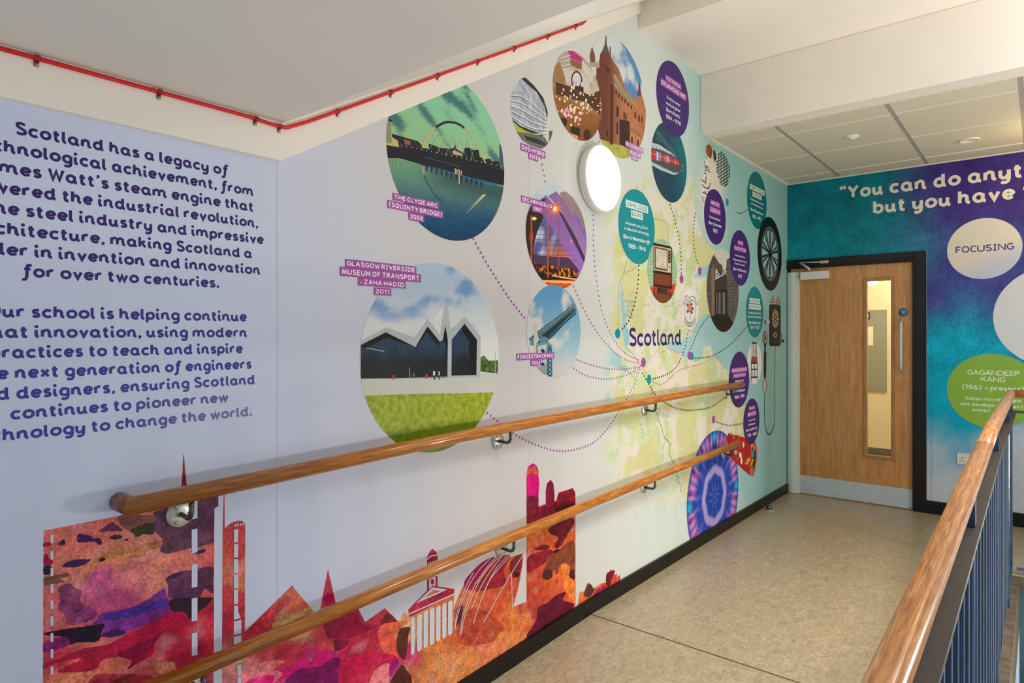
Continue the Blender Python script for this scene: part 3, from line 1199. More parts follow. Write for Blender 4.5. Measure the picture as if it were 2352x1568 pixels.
# ------------------------------------------------------------------ small things: ceiling discs, socket, door stop
bm = bmesh.new()
lathe(bm, [(0.0, ZC - 0.02), (0.016, ZC - 0.02), (0.02, ZC - 0.012), (0.042, ZC - 0.008), (0.046, ZC), (0.046, ZC + 0.004)], 'z', (0.80, 4.985, 0), 28)
t = tag(link('heat_detector', bm, M_PLASTIC), 'small white ceiling detector with a raised centre in the suspended ceiling', 'detector')
bm = bmesh.new()
lathe(bm, [(0.0, ZC - 0.004), (0.052, ZC - 0.004), (0.055, ZC - 0.007), (0.062, ZC - 0.005), (0.063, ZC + 0.004)], 'z', (1.425, 5.61, 0), 32)
tag(link('ceiling_speaker', bm, M_TEE), 'flush round ceiling disc nearest to the quotation wall', 'ceiling disc')

sx, sz = 1.302, 0.43
root = thing('wall_socket', (1.38, LEN, 0.467), 'white double plug socket on the teal wall behind the wooden rail', 'socket')
bm = bmesh.new()
box(bm, sx, sx + 0.147, LEN - 0.011, LEN, sz, sz + 0.086)
bevel_all(bm, 0.003, 2)
pl = link('plate', bm, M_PLASTIC, root)
for k in (0, 1):
    ox = sx + 0.02 + k * 0.072
    for e in ((ox + 0.012, ox + 0.018, sz + 0.046, sz + 0.056), (ox - 0.001, ox + 0.008, sz + 0.024, sz + 0.029), (ox + 0.022, ox + 0.031, sz + 0.024, sz + 0.029)):
        boxo('pin_slot', (e[0], e[1], LEN - 0.0118, LEN - 0.0105, e[2], e[3]), M_HOLE, root)
for k in (0, 1):
    ox = sx + 0.046 + k * 0.034
    boxo('switch', (ox, ox + 0.014, LEN - 0.015, LEN - 0.0105, sz + 0.056, sz + 0.078), M_PLASTIC, root, 0.0015)

g = on_z(1763, 1170, 0.0)
bm = bmesh.new()
lathe(bm, [(0.0, 0.0), (0.036, 0.0), (0.036, 0.004), (0.03, 0.006), (0.0, 0.006)], 'z', (0.075, 5.47, 0), 24)
root = tag(link('door_stop', bm, M_STEEL), 'small domed metal door stop on the floor by the black skirting', 'door stop')
bm = bmesh.new()
lathe(bm, [(0.022, 0.005), (0.023, 0.02), (0.018, 0.032), (0.009, 0.039), (0.0, 0.041)], 'z', (0.075, 5.47, 0), 24)
link('rubber_dome', bm, M_DARKSTEEL, root)

# ------------------------------------------------------------------ balustrade along the stair opening
XR = 1.680


def rz(y):                         # height of the wooden rail
    return 1.10 if y >= 3.05 else 1.10 - (3.05 - y) * 0.036


root = thing('balustrade', (XR, 4.96, 0.0), 'dark metal balustrade with a worn wooden rail beside the stair opening', 'balustrade')
YC = 4.97
prof = rrect(0.044, 0.045, 0.015, 5)
bm = bmesh.new()
sweep(bm, [(XR, -0.6, rz(-0.6)), (XR, 1.0, rz(1.0)), (XR, 2.62, rz(2.62))], prof)
link('wooden_rail', bm, M_OAKRAIL, root)
bm = bmesh.new()
sweep(bm, [(XR, 2.6225, rz(2.6225)), (XR, 3.05, rz(3.05)), (XR, YC, 1.10)], prof)
bmesh.ops.recalc_face_normals(bm, faces=bm.faces)
for v in bm.verts:
    if v.co.y > YC - 0.01:
        v.co.y = YC + (v.co.x - XR) * -1.0
link('wooden_rail', bm, M_OAKRAIL, root)
bm = bmesh.new()
sweep(bm, [(XR, YC, 1.10), (3.6, YC, 1.10)], prof)
for v in bm.verts:
    if v.co.x < XR + 0.05:
        v.co.x = XR + (YC - v.co.y)
link('wooden_rail', bm, M_OAKRAILX, root)
XB0, XB1 = 1.662, 1.708
BD = 0.102
bm = bmesh.new()
yy = [-0.6, 3.05, YC]
prism(bm, [(-0.6, rz(-0.6) - BD), (3.05, 1.10 - BD), (YC + 0.02, 1.10 - BD), (YC + 0.02, 1.10 - BD - 0.012), (3.05, 1.10 - BD - 0.012), (-0.6, rz(-0.6) - BD - 0.012)], 0, XB0, XB1)
box(bm, XB1, 3.6, YC - 0.02, YC + 0.02, 0.985, 0.995)
link('top_bar', bm, M_BARDARK, root)
bm = bmesh.new()
prism(bm, [(-0.6, fz(-0.6) + 0.07), (SEAM, 0.07), (YC, 0.07), (YC, 0.058), (SEAM, 0.058), (-0.6, fz(-0.6) + 0.058)], 0, XB0 + 0.004, 1.689)
box(bm, XB1, 3.6, YC - 0.018, YC + 0.018, 0.028, 0.038)
link('bottom_bar', bm, M_RAILBLUE, root)
PY = [-0.25, 0.9, 2.05, 3.2, 4.35]
for y in PY:
    bm = bmesh.new()
    box(bm, XB0 + 0.001, XB1 - 0.014, y - 0.022, y + 0.022, fz(y) + 0.0005, rz(y) - BD - 0.012)
    bevel_all(bm, 0.004, 1)
    po = link('post', bm, M_RAILBLUE, root)
    bm = bmesh.new()
    box(bm, XB0 + 0.003, XB1 - 0.012, y - 0.02, y + 0.02, rz(y) - BD + 0.0005, rz(y) - 0.02)
    link('post_stub', bm, M_RAILBLUE, po)
bm = bmesh.new()
box(bm, 1.646, 1.688, YC - 0.021, YC + 0.021, 0.0, 1.082)
bevel_all(bm, 0.004, 1)
link('post', bm, M_RAILBLUE, root)
for a, b in zip(PY[:-1], PY[1:]):
    for k in range(1, 9):
        y = a + (b - a) * k / 9.0
        bm = bmesh.new()
        box(bm, XB0 + 0.002, 1.69, y - 0.005, y + 0.005, fz(y) + 0.068, rz(y) - BD - 0.011)
        ba = link('baluster', bm, M_RAILBLUE, root)
        bm = bmesh.new()
        box(bm, 1.69, 1.6915, y - 0.0045, y + 0.0045, fz(y) + 0.07, rz(y) - BD - 0.012)
        link('lit_edge', bm, M_EDGE, ba)  # pale strip stands in for window light caught on the edge
for k in range(13):
    x = 1.86 + k * 0.125
    bm = bmesh.new()
    lathe(bm, [(0.0075, 0.036), (0.0075, 0.987)], 'z', (x - 0.04, YC, 0), 12)
    link('baluster', bm, M_RAILBLUE, root)

# ------------------------------------------------------------------ the printed mural on the left wall
mural = thing('wall_mural', (0.0, 2.9, 1.2), 'printed mural covering the left wall with map, photo discs, lettering and red skyline', 'mural')
PURPLE, TEAL = rgb(66, 38, 112), rgb(24, 146, 154)
MAUVE, INKW, INKB = rgb(166, 84, 164), rgb(244, 238, 244), rgb(20, 20, 22)
DOT_P, DOT_T = rgb(160, 82, 158), rgb(0, 146, 164)
P_A, P_B, P_C, P_D = rgb(207, 216, 240)[:3], rgb(207, 204, 203)[:3], rgb(214, 224, 216)[:3], rgb(150, 196, 192)[:3]


def paper(uv):
    y, z = uv
    c = mix(P_A, P_B, sstep(0.9, 2.1, y + 0.25 * (z - 1.0)))  # blue near end: print tone, with daylight's tint mixed into the colour
    c = mix(c, P_C, sstep(2.2, 3.9, y + 0.1 * z))
    t = sstep(4.1, 5.35, y + 0.32 * (z - 0.9) + 0.2 * noise.noise(Vector((y * 1.2, z * 1.2, 3))))
    return mix(c, P_D, t)


ink = Ink('left', 0)
LOW = -0.05
ink.grid(-1.2, 1.061, LOW - 0.1, 1.997, paper, 0.06)
ink.grid(1.061, 3.37, LOW - 0.05, 1.997, paper, 0.05)
ink.k -= 1
ink.uvpoly([(1.061, 1.997), (3.37, 1.997), (3.37, 3.3485)], paper, 0.07)
ink.grid(3.37, 4.246, LOW, 3.257, paper, 0.05)
ink.grid(4.246, LEN - 0.001, LOW, 2.852, paper, 0.05)
ink.build('wallpaper', mural)
ink = Ink('left', 8)
for px in (636, 1214):                # joins between the paper drops
    y = U(px, 700)[0]
    top = 1.995 if y < 1.061 else 1.997 + (y - 1.061) * 0.5855
    ink.uvpoly([(y - 0.0007, 0.05), (y + 0.0007, 0.05), (y + 0.0007, top), (y - 0.0007, top)], rgb(150, 150, 154))
    ink.uvpoly([(y + 0.0007, 0.05), (y + 0.0018, 0.05), (y + 0.0018, top), (y + 0.0007, top)], rgb(226, 224, 224))
ink.build('paper_join', mural)

# --- the map
LAND = [(1370, 360), (1480, 395), (1560, 390), (1615, 415), (1650, 455), (1668, 500), (1662, 540), (1648, 560), (1640, 585), (1628, 606), (1606, 618),
        (1592, 632), (1606, 640), (1622, 634), (1634, 646), (1644, 690), (1634, 716), (1604, 732), (1594, 752), (1586, 770), (1566, 782), (1540, 788), (1528, 796),
        (1546, 806), (1572, 816), (1594, 832), (1612, 826), (1616, 798), (1632, 792), (1640, 816), (1654, 834), (1668, 846), (1682, 860), (1694, 886), (1706, 920),
        (1716, 960), (1716, 1010), (1690, 1050), (1640, 1120), (1560, 1160), (1370, 1180)]
SEAS = [[(1426, 640), (1434, 700), (1440, 750), (1448, 790), (1436, 800), (1430, 760), (1424, 700)],
        [(1394, 770), (1404, 800), (1420, 812), (1430, 838), (1448, 846), (1436, 858), (1416, 846), (1396, 838), (1388, 800)],
        [(1372, 800), (1398, 806), (1402, 850), (1392, 900), (1372, 900)],
        [(1384, 880), (1398, 900), (1404, 940), (1396, 980), (1380, 960)]]


def inside(p, poly):
    x, y = p
    r = False
    j = len(poly) - 1
    for i in range(len(poly)):
        xi, yi = poly[i]
        xj, yj = poly[j]
        if (yi > y) != (yj > y) and x < (xj - xi) * (y - yi) / (yj - yi) + xi:
            r = not r
        j = i
    return r


ML, MG, MY, MS = rgb(226, 220, 204)[:3], rgb(206, 220, 164)[:3], rgb(212, 209, 146)[:3], rgb(146, 200, 204)[:3]
MG2 = rgb(190, 214, 150)[:3]


def mapcol(uv):
    x, y = proj((0, uv[0], uv[1]))
    base = paper(uv)
    n = fb(uv[0], uv[1], 0.10, 1.7)
    m2 = fb(uv[0], uv[1], 0.32, 5.1)
    wx, wy = x + 5 * n2(uv[0], uv[1], .06, 2), y + 7 * n2(uv[0], uv[1], .06, 9)
    c = ML
    south = sstep(880, 980, y)
    north = sstep(600, 420, y)
    g = n + 0.55 * m2 + 0.16 * south + 0.03
    if g > 0.14:
        c = mix(ML, MG if n2(uv[0], uv[1], .2, 4) > -.1 else MG2, sstep(0.14, 0.26, g) * .85)
    yv = fb(uv[0], uv[1], 0.22, 8.3) + 0.24 * south * sstep(1120, 1000, y) + 0.1 * north
    if yv > 0.2:
        c = mix(c, MY, sstep(0.2, 0.32, yv) * .85)
    ed = 0.0
    if not inside((wx, wy), LAND):
        c = mix(base, MS, .75 if y > 560 else .35)
        ed = 1
    else:
        for s in SEAS:
            if inside((wx, wy), s):
                c = MS
    f = sstep(1372, 1440, x + 26 * n) * sstep(1180, 1080, y + 60 * n + 0.0) * sstep(372, 470, y + 50 * n + (x - 1500) * .2)
    if x > 1640:
        f *= sstep(1790 if y > 560 else 1712, 1690 if y > 560 else 1650, x)
    return mix(base, c, f)


ink = Ink('left', 12)
ink.grid(2.93, 5.6, 0.085, 2.62, mapcol, 0.0095)
ink.k = 16
RR_ = random.Random(3)
for path, col, w in (
    ([(1478, 440), (1482, 480), (1500, 500), (1530, 510), (1536, 560), (1548, 610)], rgb(150, 150, 142), .004),
    ([(1420, 725), (1421, 690), (1420, 650), (1432, 628), (1440, 600), (1436, 560)], rgb(140, 152, 150), .005),
    ([(1432, 628), (1452, 622), (1470, 605)], rgb(150, 150, 142), .004),
    ([(1560, 690), (1530, 705), (1512, 738), (1520, 770), (1514, 800), (1490, 830)], rgb(196, 160, 160), .004),
    ([(1440, 800), (1462, 826), (1478, 850), (1496, 878), (1520, 884), (1560, 850), (1600, 838), (1646, 818), (1660, 840), (1676, 870)], rgb(206, 140, 140), .005),
    ([(1420, 838), (1442, 852), (1460, 870), (1454, 900), (1436, 930), (1420, 980)], rgb(190, 160, 160), .004),
    ([(1496, 880), (1502, 930), (1512, 960), (1524, 1000), (1540, 1020), (1536, 1040), (1552, 1070), (1558, 1100), (1566, 1130)], rgb(150, 120, 120), .006),
    ([(1530, 830), (1516, 810), (1540, 800), (1570, 816)], rgb(206, 150, 150), .004),
    ([(1600, 690), (1580, 712), (1560, 700), (1545, 730)], rgb(170, 160, 150), .004),
    ([(1682, 760), (1688, 790), (1694, 806)], rgb(130, 170, 176), .005)):
    pts_ = []
    for a, b in zip(path[:-1], path[1:]):
        for k in range(4):
            t = k / 4
            pts_.append((a[0] + (b[0] - a[0]) * t + RR_.uniform(-2, 2), a[1] + (b[1] - a[1]) * t + RR_.uniform(-2, 2)))
    ink.line(pts_ + [path[-1]], w, col)
    ink.k -= .6
for i in range(52):                   # minor roads
    x, y = RR_.uniform(1425, 1670), RR_.uniform(600, 1080)
    if not inside((x, y), LAND):
        continue
    p_ = [(x, y)]
    ang = RR_.uniform(0, 6.28)
    for k in range(RR_.randint(4, 9)):
        ang += RR_.uniform(-.8, .8)
        p_.append((p_[-1][0] + 5 * math.cos(ang), p_[-1][1] + 7 * math.sin(ang)))
    ink.k = 16
    ink.line(p_, .0025, rgb(188, 184, 172))
ink.k = 17
for s, x, y, xr, h in (('Loch Lomond', 1432, 695, 1457, 7), ('and The', 1437, 706, 1455, 7), ('Trossachs', 1436, 717, 1455, 7), ('National', 1437, 728, 1454, 7)):
    ptext(ink, s, x, y, xr, h, rgb(140, 176, 172), .2, cap=False)
for i in range(74):                   # tiny place names, too small to read in the photograph
    x, y = RR_.uniform(1415, 1672), RR_.uniform(560, 1110)
    if not inside((x, y), LAND):
        continue
    u, v = U(x, y)
    n_ = RR_.randint(3, 7)
    ink.k = 19
    for k in range(n_):
        ink.k = 19
        ink.uvpoly([(u + k * .008, v), (u + k * .008 + .0028, v), (u + k * .008 + .0045, v + RR_.uniform(.006, .0105)), (u + k * .008 + .001, v + .007)], rgb(150, 148, 142))
ink.build('map', mural, label='pale green and yellow map of a coast with thin roads')

# --- red watercolour skyline
WP = [(140, 1240, 232, 128, 104), (200, 1225, 226, 120, 100), (260, 1210, 150, 62, 84), (320, 1225, 76, 62, 52), (350, 1215, 60, 58, 40), (120, 1280, 150, 24, 70), (180, 1300, 236, 140, 112),
      (250, 1290, 222, 136, 96), (300, 1275, 176, 118, 74), (380, 1220, 92, 56, 84), (440, 1200, 120, 70, 88), (470, 1230, 96, 52, 86), (420, 1260, 84, 46, 82), (350, 1300, 238, 150, 120),
      (430, 1290, 240, 136, 116), (480, 1310, 226, 110, 104), (160, 1330, 230, 130, 110), (110, 1340, 96, 66, 50), (240, 1340, 214, 104, 140), (300, 1330, 240, 140, 130), (150, 1370, 130, 60, 110), (200, 1390, 150, 70, 130),
      (280, 1385, 196, 80, 120), (330, 1400, 120, 44, 140), (380, 1375, 84, 40, 120), (430, 1350, 84, 40, 84), (480, 1350, 96, 40, 80), (460, 1395, 50, 28, 48), (420, 1405, 60, 30, 56), (130, 1400, 222, 110, 100),
      (120, 1450, 44, 24, 60), (180, 1455, 40, 26, 58), (220, 1450, 48, 28, 66), (300, 1440, 110, 36, 120), (260, 1430, 96, 34, 116), (110, 1480, 150, 40, 110), (180, 1490, 168, 40, 96),
      (250, 1480, 178, 24, 70), (340, 1450, 180, 24, 64), (400, 1430, 186, 26, 62), (460, 1450, 214, 56, 72), (300, 1520, 170, 20, 62), (380, 1500, 150, 24, 60), (420, 1490, 196, 44, 70), (130, 1520, 206, 60, 80),
      (150, 1545, 228, 124, 96), (200, 1540, 226, 120, 90), (250, 1550, 150, 20, 60), (360, 1545, 214, 110, 100), (440, 1540, 190, 40, 76), (480, 1500, 176, 36, 80),
      (540, 1200, 206, 70, 72), (520, 1240, 150, 60, 96), (555, 1260, 214, 76, 70), (550, 1320, 236, 140, 90), (520, 1310, 226, 110, 84), (540, 1370, 214, 66, 72), (520, 1430, 190, 44, 66), (550, 1480, 126, 24, 60),
      (545, 1530, 240, 160, 140), (600, 1420, 206, 70, 66), (650, 1380, 160, 34, 66), (670, 1355, 176, 34, 64), (690, 1400, 218, 120, 84), (660, 1430, 214, 170, 120), (620, 1450, 172, 34, 66),
      (580, 1480, 196, 60, 80), (620, 1510, 206, 80, 80), (600, 1540, 244, 150, 140), (580, 1560, 240, 100, 150), (640, 1560, 214, 24, 116), (680, 1540, 150, 20, 92), (720, 1550, 112, 22, 80), (660, 1500, 204, 56, 72),
      (753, 1320, 176, 60, 66), (750, 1350, 196, 70, 84), (760, 1370, 196, 20, 92), (740, 1395, 206, 90, 84), (800, 1390, 136, 26, 56), (810, 1420, 190, 30, 84), (780, 1450, 150, 24, 62), (790, 1480, 126, 22, 56), (740, 1480, 208, 70, 74),
      (740, 1510, 204, 30, 110), (770, 1530, 92, 22, 66), (840, 1430, 200, 50, 70), (880, 1410, 206, 70, 76), (895, 1425, 126, 30, 46), (860, 1470, 196, 48, 72), (840, 1510, 196, 24, 72), (820, 1550, 176, 30, 80),
      (880, 1500, 204, 60, 76), (890, 1530, 220, 110, 110), (870, 1556, 226, 130, 120), (920, 1460, 104, 50, 40), (925, 1490, 92, 40, 34), (930, 1430, 224, 160, 100), (905, 1515, 214, 40, 100), (915, 1545, 90, 44, 36),
      (940, 1400, 168, 24, 64), (1000, 1380, 150, 24, 56), (993, 1275, 206, 10, 100), (993, 1330, 170, 24, 70), (960, 1540, 206, 120, 66), (1000, 1500, 226, 140, 72), (1040, 1470, 214, 110, 60), (980, 1560, 220, 140, 76),
      (1040, 1530, 232, 160, 88), (1045, 1430, 150, 60, 50), (1050, 1500, 150, 50, 40), (1090, 1330, 150, 16, 70), (1110, 1350, 160, 30, 62), (1150, 1290, 150, 24, 52), (1130, 1400, 214, 90, 46), (1080, 1400, 220, 116, 60),
      (1060, 1370, 150, 24, 70), (1160, 1340, 176, 50, 50), (1185, 1310, 110, 24, 36), (1190, 1290, 150, 30, 44), (1070, 1440, 150, 46, 40), (1110, 1450, 160, 56, 42), (1140, 1430, 224, 110, 52), (1180, 1420, 232, 136, 60), (1160, 1460, 236, 150, 76),
      (1100, 1490, 226, 126, 84), (1080, 1520, 230, 146, 76), (1130, 1490, 238, 140, 84), (1060, 1480, 140, 40, 36), (1223, 1070, 214, 0, 118), (1218, 1084, 206, 110, 30), (1214, 1110, 216, 0, 120), (1230, 1120, 190, 10, 120), (1223, 1150, 120, 18, 40),
      (1220, 1180, 104, 22, 36), (1264, 1120, 120, 24, 44), (1300, 1140, 104, 20, 34), (1280, 1165, 110, 26, 38), (1250, 1190, 96, 24, 38), (1316, 1136, 190, 20, 40), (1230, 1230, 230, 120, 50), (1250, 1260, 220, 96, 44), (1290, 1220, 100, 20, 34),
      (1310, 1195, 210, 100, 44), (1240, 1290, 130, 26, 44), (1280, 1260, 120, 36, 40), (1300, 1280, 130, 60, 40), (1260, 1320, 90, 40, 32), (1300, 1300, 150, 80, 56), (1220, 1280, 176, 50, 44), (1220, 1340, 204, 80, 46), (1240, 1370, 200, 76, 46),
      (1305, 1335, 236, 120, 46), (1290, 1350, 224, 96, 44), (1260, 1400, 100, 12, 44), (1300, 1390, 90, 10, 44), (1280, 1370, 96, 12, 44), (1235, 1410, 190, 70, 46), (1215, 1440, 226, 120, 60), (1318, 1350, 214, 90, 44), (1200, 1460, 236, 140, 66),
      (1335, 1375, 230, 120, 50), (1345, 1350, 110, 40, 40), (1365, 1355, 160, 30, 80), (1380, 1345, 130, 30, 60), (1396, 1325, 110, 24, 36), (1415, 1325, 226, 80, 40)]
WPC = [(x, y, rgb(r, g, b)[:3]) for x, y, r, g, b in WP if max(r, g, b) >= 186]
CELLS = {}
for q in WPC:
    for a in (-1, 0, 1):
        for b in (-1, 0, 1):
            CELLS.setdefault((int(q[0] // 90) + a, int(q[1] // 90) + b), []).append(q)


def water(uv):
    x, y = proj((0, uv[0], uv[1]))
    u, v = uv
    wx = x + 26 * n2(u, v, .10, 1) + 11 * n2(u, v, .035, 5) + 5 * n2(u, v, .012, 6)
    wy = y + 20 * n2(u, v, .10, 11) + 9 * n2(u, v, .035, 15) + 4 * n2(u, v, .012, 16)
    L_ = CELLS.get((int(wx // 90), int(wy // 90))) or sorted(WPC, key=lambda q: (wx - q[0]) ** 2 + (wy - q[1]) ** 2)[:4]
    best = sorted(((wx - q[0]) ** 2 + ((wy - q[1]) * 1.25) ** 2, q) for q in L_)[:3]
    ws = [1.0 / (b[0] + 30) ** 2.6 for b in best]
    s = sum(ws)
    c = [sum(w * b[1][2][i] for w, b in zip(ws, best)) / s for i in range(3)]
    m = .9 + 0.4 * n2(u, v, .03, 21) + 0.36 * n2(u, v, .009, 22)
    lt = max(0.0, n2(u, v, .05, 31) - .15) * .5
    return tuple(min(1, max(0, (ci * m) * (1 - lt) + lt * (.8, .48, .42)[i])) * (1, .9, 1.1)[i] for i, ci in enumerate(c))


ST = 0.0085
ink = Ink('left', 12)
ink.poly([(96, 2185), (100, 1218), (280, 1183), (388, 1163), (388, 1138), (501.5, 1115), (501.5, 1163), (492.4, 1166), (489, 1938)], water, ST)
ink.poly([(422, 1039), (429.5, 1122), (416, 1124)], water, ST)
ink.poly([(508, 1930), (511, 1216), (513.7, 1128), (515.5, 1128), (516, 1213), (528, 1202), (544, 1195), (557, 1196), (563, 1204), (562.3, 1450),
          (670.5, 1344), (725.8, 1410), (733, 1409), (753, 1305), (772.6, 1392), (790, 1390), (807.7, 1368), (838.5, 1428), (883, 1396), (916, 1426), (929, 1402.6), (938, 1416),
          (936, 1399), (955, 1381), (980.5, 1356), (980.5, 1281), (985, 1268), (993, 1259.6), (1001, 1266), (1005, 1273), (1004.7, 1346), (1043.6, 1351.6), (1042.6, 1365), (1041, 1400),
          (1048, 1380), (1055, 1363), (1067, 1338), (1082, 1316), (1096, 1299), (1109, 1289), (1127.5, 1279), (1129, 1283), (1146, 1273), (1150, 1277), (1169.7, 1270.7), (1173, 1279), (1201.6, 1270), (1199.5, 1300), (1195.6, 1322), (1188, 1360), (1178, 1393.6), (1209, 1381),
          (1209, 1090), (1211, 1078), (1215, 1069), (1223.5, 1063.5), (1231, 1067), (1235.5, 1076), (1237, 1088), (1237, 1162), (1253, 1157), (1253, 1126), (1256, 1110), (1264.6, 1100.6), (1271, 1110), (1273.4, 1126), (1273.4, 1150), (1277.4, 1149.5), (1282.5, 1131), (1316, 1120),
          (1319.6, 1134), (1321.6, 1136), (1321.6, 1400), (1200, 1490), (1050, 1600)], water, ST)
ink.poly([(1325, 1400), (1331, 1360), (1338, 1358), (1345, 1355), (1348, 1340), (1353, 1337), (1357, 1348), (1364, 1350), (1380, 1340), (1391, 1337), (1392, 1318), (1396, 1314), (1399, 1320), (1402, 1305), (1406, 1312), (1413, 1309), (1411, 1320), (1418, 1317), (1417, 1324), (1424, 1320), (1424, 1345)], water, ST)

OV = ink
Z3 = lambda p: (p[0] / 4.04, 1180 + p[1] / 4.04)
ZB = lambda p: (520 + p[0] / 4.3556, 1380 + p[1] / 4.3556)
ZC_ = lambda p: (1040 + p[0] / 3.5625, 1060 + p[1] / 3.5625)


def over(z, pts_, c, a=1.0, amp=1.6, smooth=True):
    """a crisp-edged wash of colour over the base wash"""
    P = [z(p) for p in pts_]
    lo, hi = (98.5, 491.2) if z is Z3 else (1209.6, 1321) if z is ZC_ and 1205 < min(p[0] for p in P) < 1320 else (0, 2400)
    if smooth:
        P = catmull(P, 5, True)
    else:
        lo, hi = 0, 2400
    P = [(min(hi, max(lo, x + amp * n2(x, y, 6, 2))), y + amp * n2(x, y, 6, 7)) for x, y in P]
    base = rgb(*c)[:3]

    def f(uv):
        m = 1.0 + 0.42 * n2(uv[0], uv[1], .03, 21) + 0.4 * n2(uv[0], uv[1], .009, 22) + .34 * n2(uv[0], uv[1], .08, 23)
        w = water(uv) if a < 1 else base
        return tuple(max(0, (b * a + q * (1 - a)) * m) for b, q in zip(base, w))
    OV.poly(P, f, .0095)


over(Z3, [(1424, 150), (1424, -20), (1567, -66), (1567, -168), (2026, -262), (2026, -69), (1990, -56), (1986, 120), (1984, 266), (1830, 310), (1760, 318), (1700, 332), (1640, 352), (1560, 370), (1500, 358), (1480, 340), (1500, 290), (1506, 230)], (84, 54, 84), .92, 0.5, False)
over(Z3, [(1700, -565), (1714, -380), (1735, -236), (1681, -228), (1692, -380)], (150, 30, 60), .8, 0, False)
for p, c, a in (
    ([(1110, 14), (1420, 14), (1430, 80), (1300, 110), (1210, 150), (1130, 110)], (108, 74, 70), .85),
    ([(1100, 330), (1250, 300), (1480, 250), (1500, 300), (1360, 350), (1330, 400), (1150, 400), (960, 430), (760, 500), (900, 410)], (170, 116, 66), .7),
    ([(720, 190), (765, 185), (860, 210), (840, 225), (925, 225), (945, 270), (920, 290), (890, 265), (840, 255), (725, 265)], (72, 28, 92), 1),
    ([(540, 275), (590, 235), (605, 285), (550, 290)], (82, 26, 80), 1),
    ([(1015, 220), (1060, 195), (1130, 200), (1120, 225), (1060, 240)], (58, 38, 48), 1),
    ([(1150, 240), (1180, 225), (1195, 240), (1170, 252)], (80, 45, 50), 1),
    ([(1205, 155), (1290, 110), (1420, 84), (1425, 180), (1340, 190), (1260, 215), (1240, 180)], (56, 56, 38), 1),
    ([(920, 160), (1040, 75), (1070, 100), (1140, 150), (1050, 160)], (112, 44, 84), 1),
    ([(408, 272), (470, 257), (465, 295), (408, 303)], (186, 20, 66), 1),
    ([(406, 388), (440, 370), (450, 410), (495, 440), (460, 475), (406, 472)], (172, 18, 70), 1),
    ([(406, 490), (470, 480), (470, 550), (406, 562)], (46, 30, 72), 1),
    ([(575, 487), (660, 430), (830, 418), (825, 440), (760, 480), (670, 495)], (68, 30, 92), 1),
    ([(915, 440), (940, 410), (975, 410), (970, 430), (930, 445)], (34, 18, 26), 1),
    ([(410, 590), (470, 580), (620, 545), (640, 575), (560, 600), (600, 630), (480, 650), (408, 660)], (100, 74, 52), .9),
    ([(540, 690), (640, 640), (700, 690), (760, 710), (740, 780), (760, 830), (850, 870), (900, 930), (800, 1000), (640, 1030), (600, 940), (540, 880), (560, 800)], (122, 48, 112), .8),
    ([(880, 520), (1000, 470), (1050, 540), (920, 620), (830, 600)], (214, 90, 150), .8),
    ([(960, 915), (1200, 870), (1400, 770), (1520, 690), (1550, 760), (1585, 850), (1540, 940), (1430, 990), (1230, 1070), (1060, 1090), (940, 1130), (960, 1050), (860, 1020), (900, 980)], (122, 44, 142), .95),
    ([(970, 925), (1100, 900), (1400, 820), (1530, 780), (1560, 840), (1400, 900), (1220, 950), (1000, 985)], (78, 46, 152), 1),
    ([(1540, 600), (1680, 530), (1780, 520), (1975, 490), (1975, 620), (1970, 740), (1900, 690), (1830, 790), (1640, 790), (1560, 760), (1560, 660)], (82, 44, 86), .95),
    ([(1580, 800), (1760, 775), (1965, 775), (1965, 800), (1880, 880), (1750, 970), (1740, 930), (1690, 905), (1590, 900)], (48, 28, 44), 1),
    ([(1800, 365), (1840, 340), (1900, 325), (1905, 345), (1850, 368)], (64, 30, 84), 1),
    ([(1540, 600), (1600, 555), (1690, 545), (1640, 590)], (58, 28, 72), 1),
    ([(404, 1108), (440, 1095), (640, 1060), (800, 1040), (965, 1020), (940, 1100), (930, 1150), (880, 1185), (720, 1190), (640, 1210), (600, 1140), (440, 1125)], (36, 20, 46), 1),
    ([(404, 1190), (600, 1135), (640, 1210), (500, 1260), (404, 1280)], (124, 28, 106), .95),
    ([(930, 1130), (1060, 1070), (1170, 1095), (1050, 1140)], (60, 28, 84), 1),
    ([(404, 1385), (560, 1340), (760, 1250), (1000, 1210), (1230, 1090), (1480, 960), (1640, 905), (1720, 920), (1745, 960), (1690, 1010), (1500, 1120), (1440, 1180), (1420, 1300), (1250, 1400), (1180, 1440), (1230, 1350), (1150, 1320), (960, 1350), (860, 1450), (540, 1468), (640, 1400), (760, 1340), (520, 1380), (410, 1440)], (178, 16, 62), .97),
    ([(1090, 1300), (1300, 1190), (1480, 1130), (1430, 1200), (1330, 1330), (1180, 1440), (1220, 1360)], (136, 12, 60), 1),
    ([(1440, 1390), (1600, 1370), (1630, 1440), (1600, 1480), (1480, 1480)], (226, 146, 116), .9),
    ([(410, 1540), (700, 1480), (870, 1470), (860, 1600), (410, 1640)], (236, 140, 104), .7),
    ([(800, 1600), (870, 1500), (1000, 1480), (1400, 1500), (1350, 1620), (820, 1640)], (170, 18, 66), .8)):
    over(Z3, p, c, a)
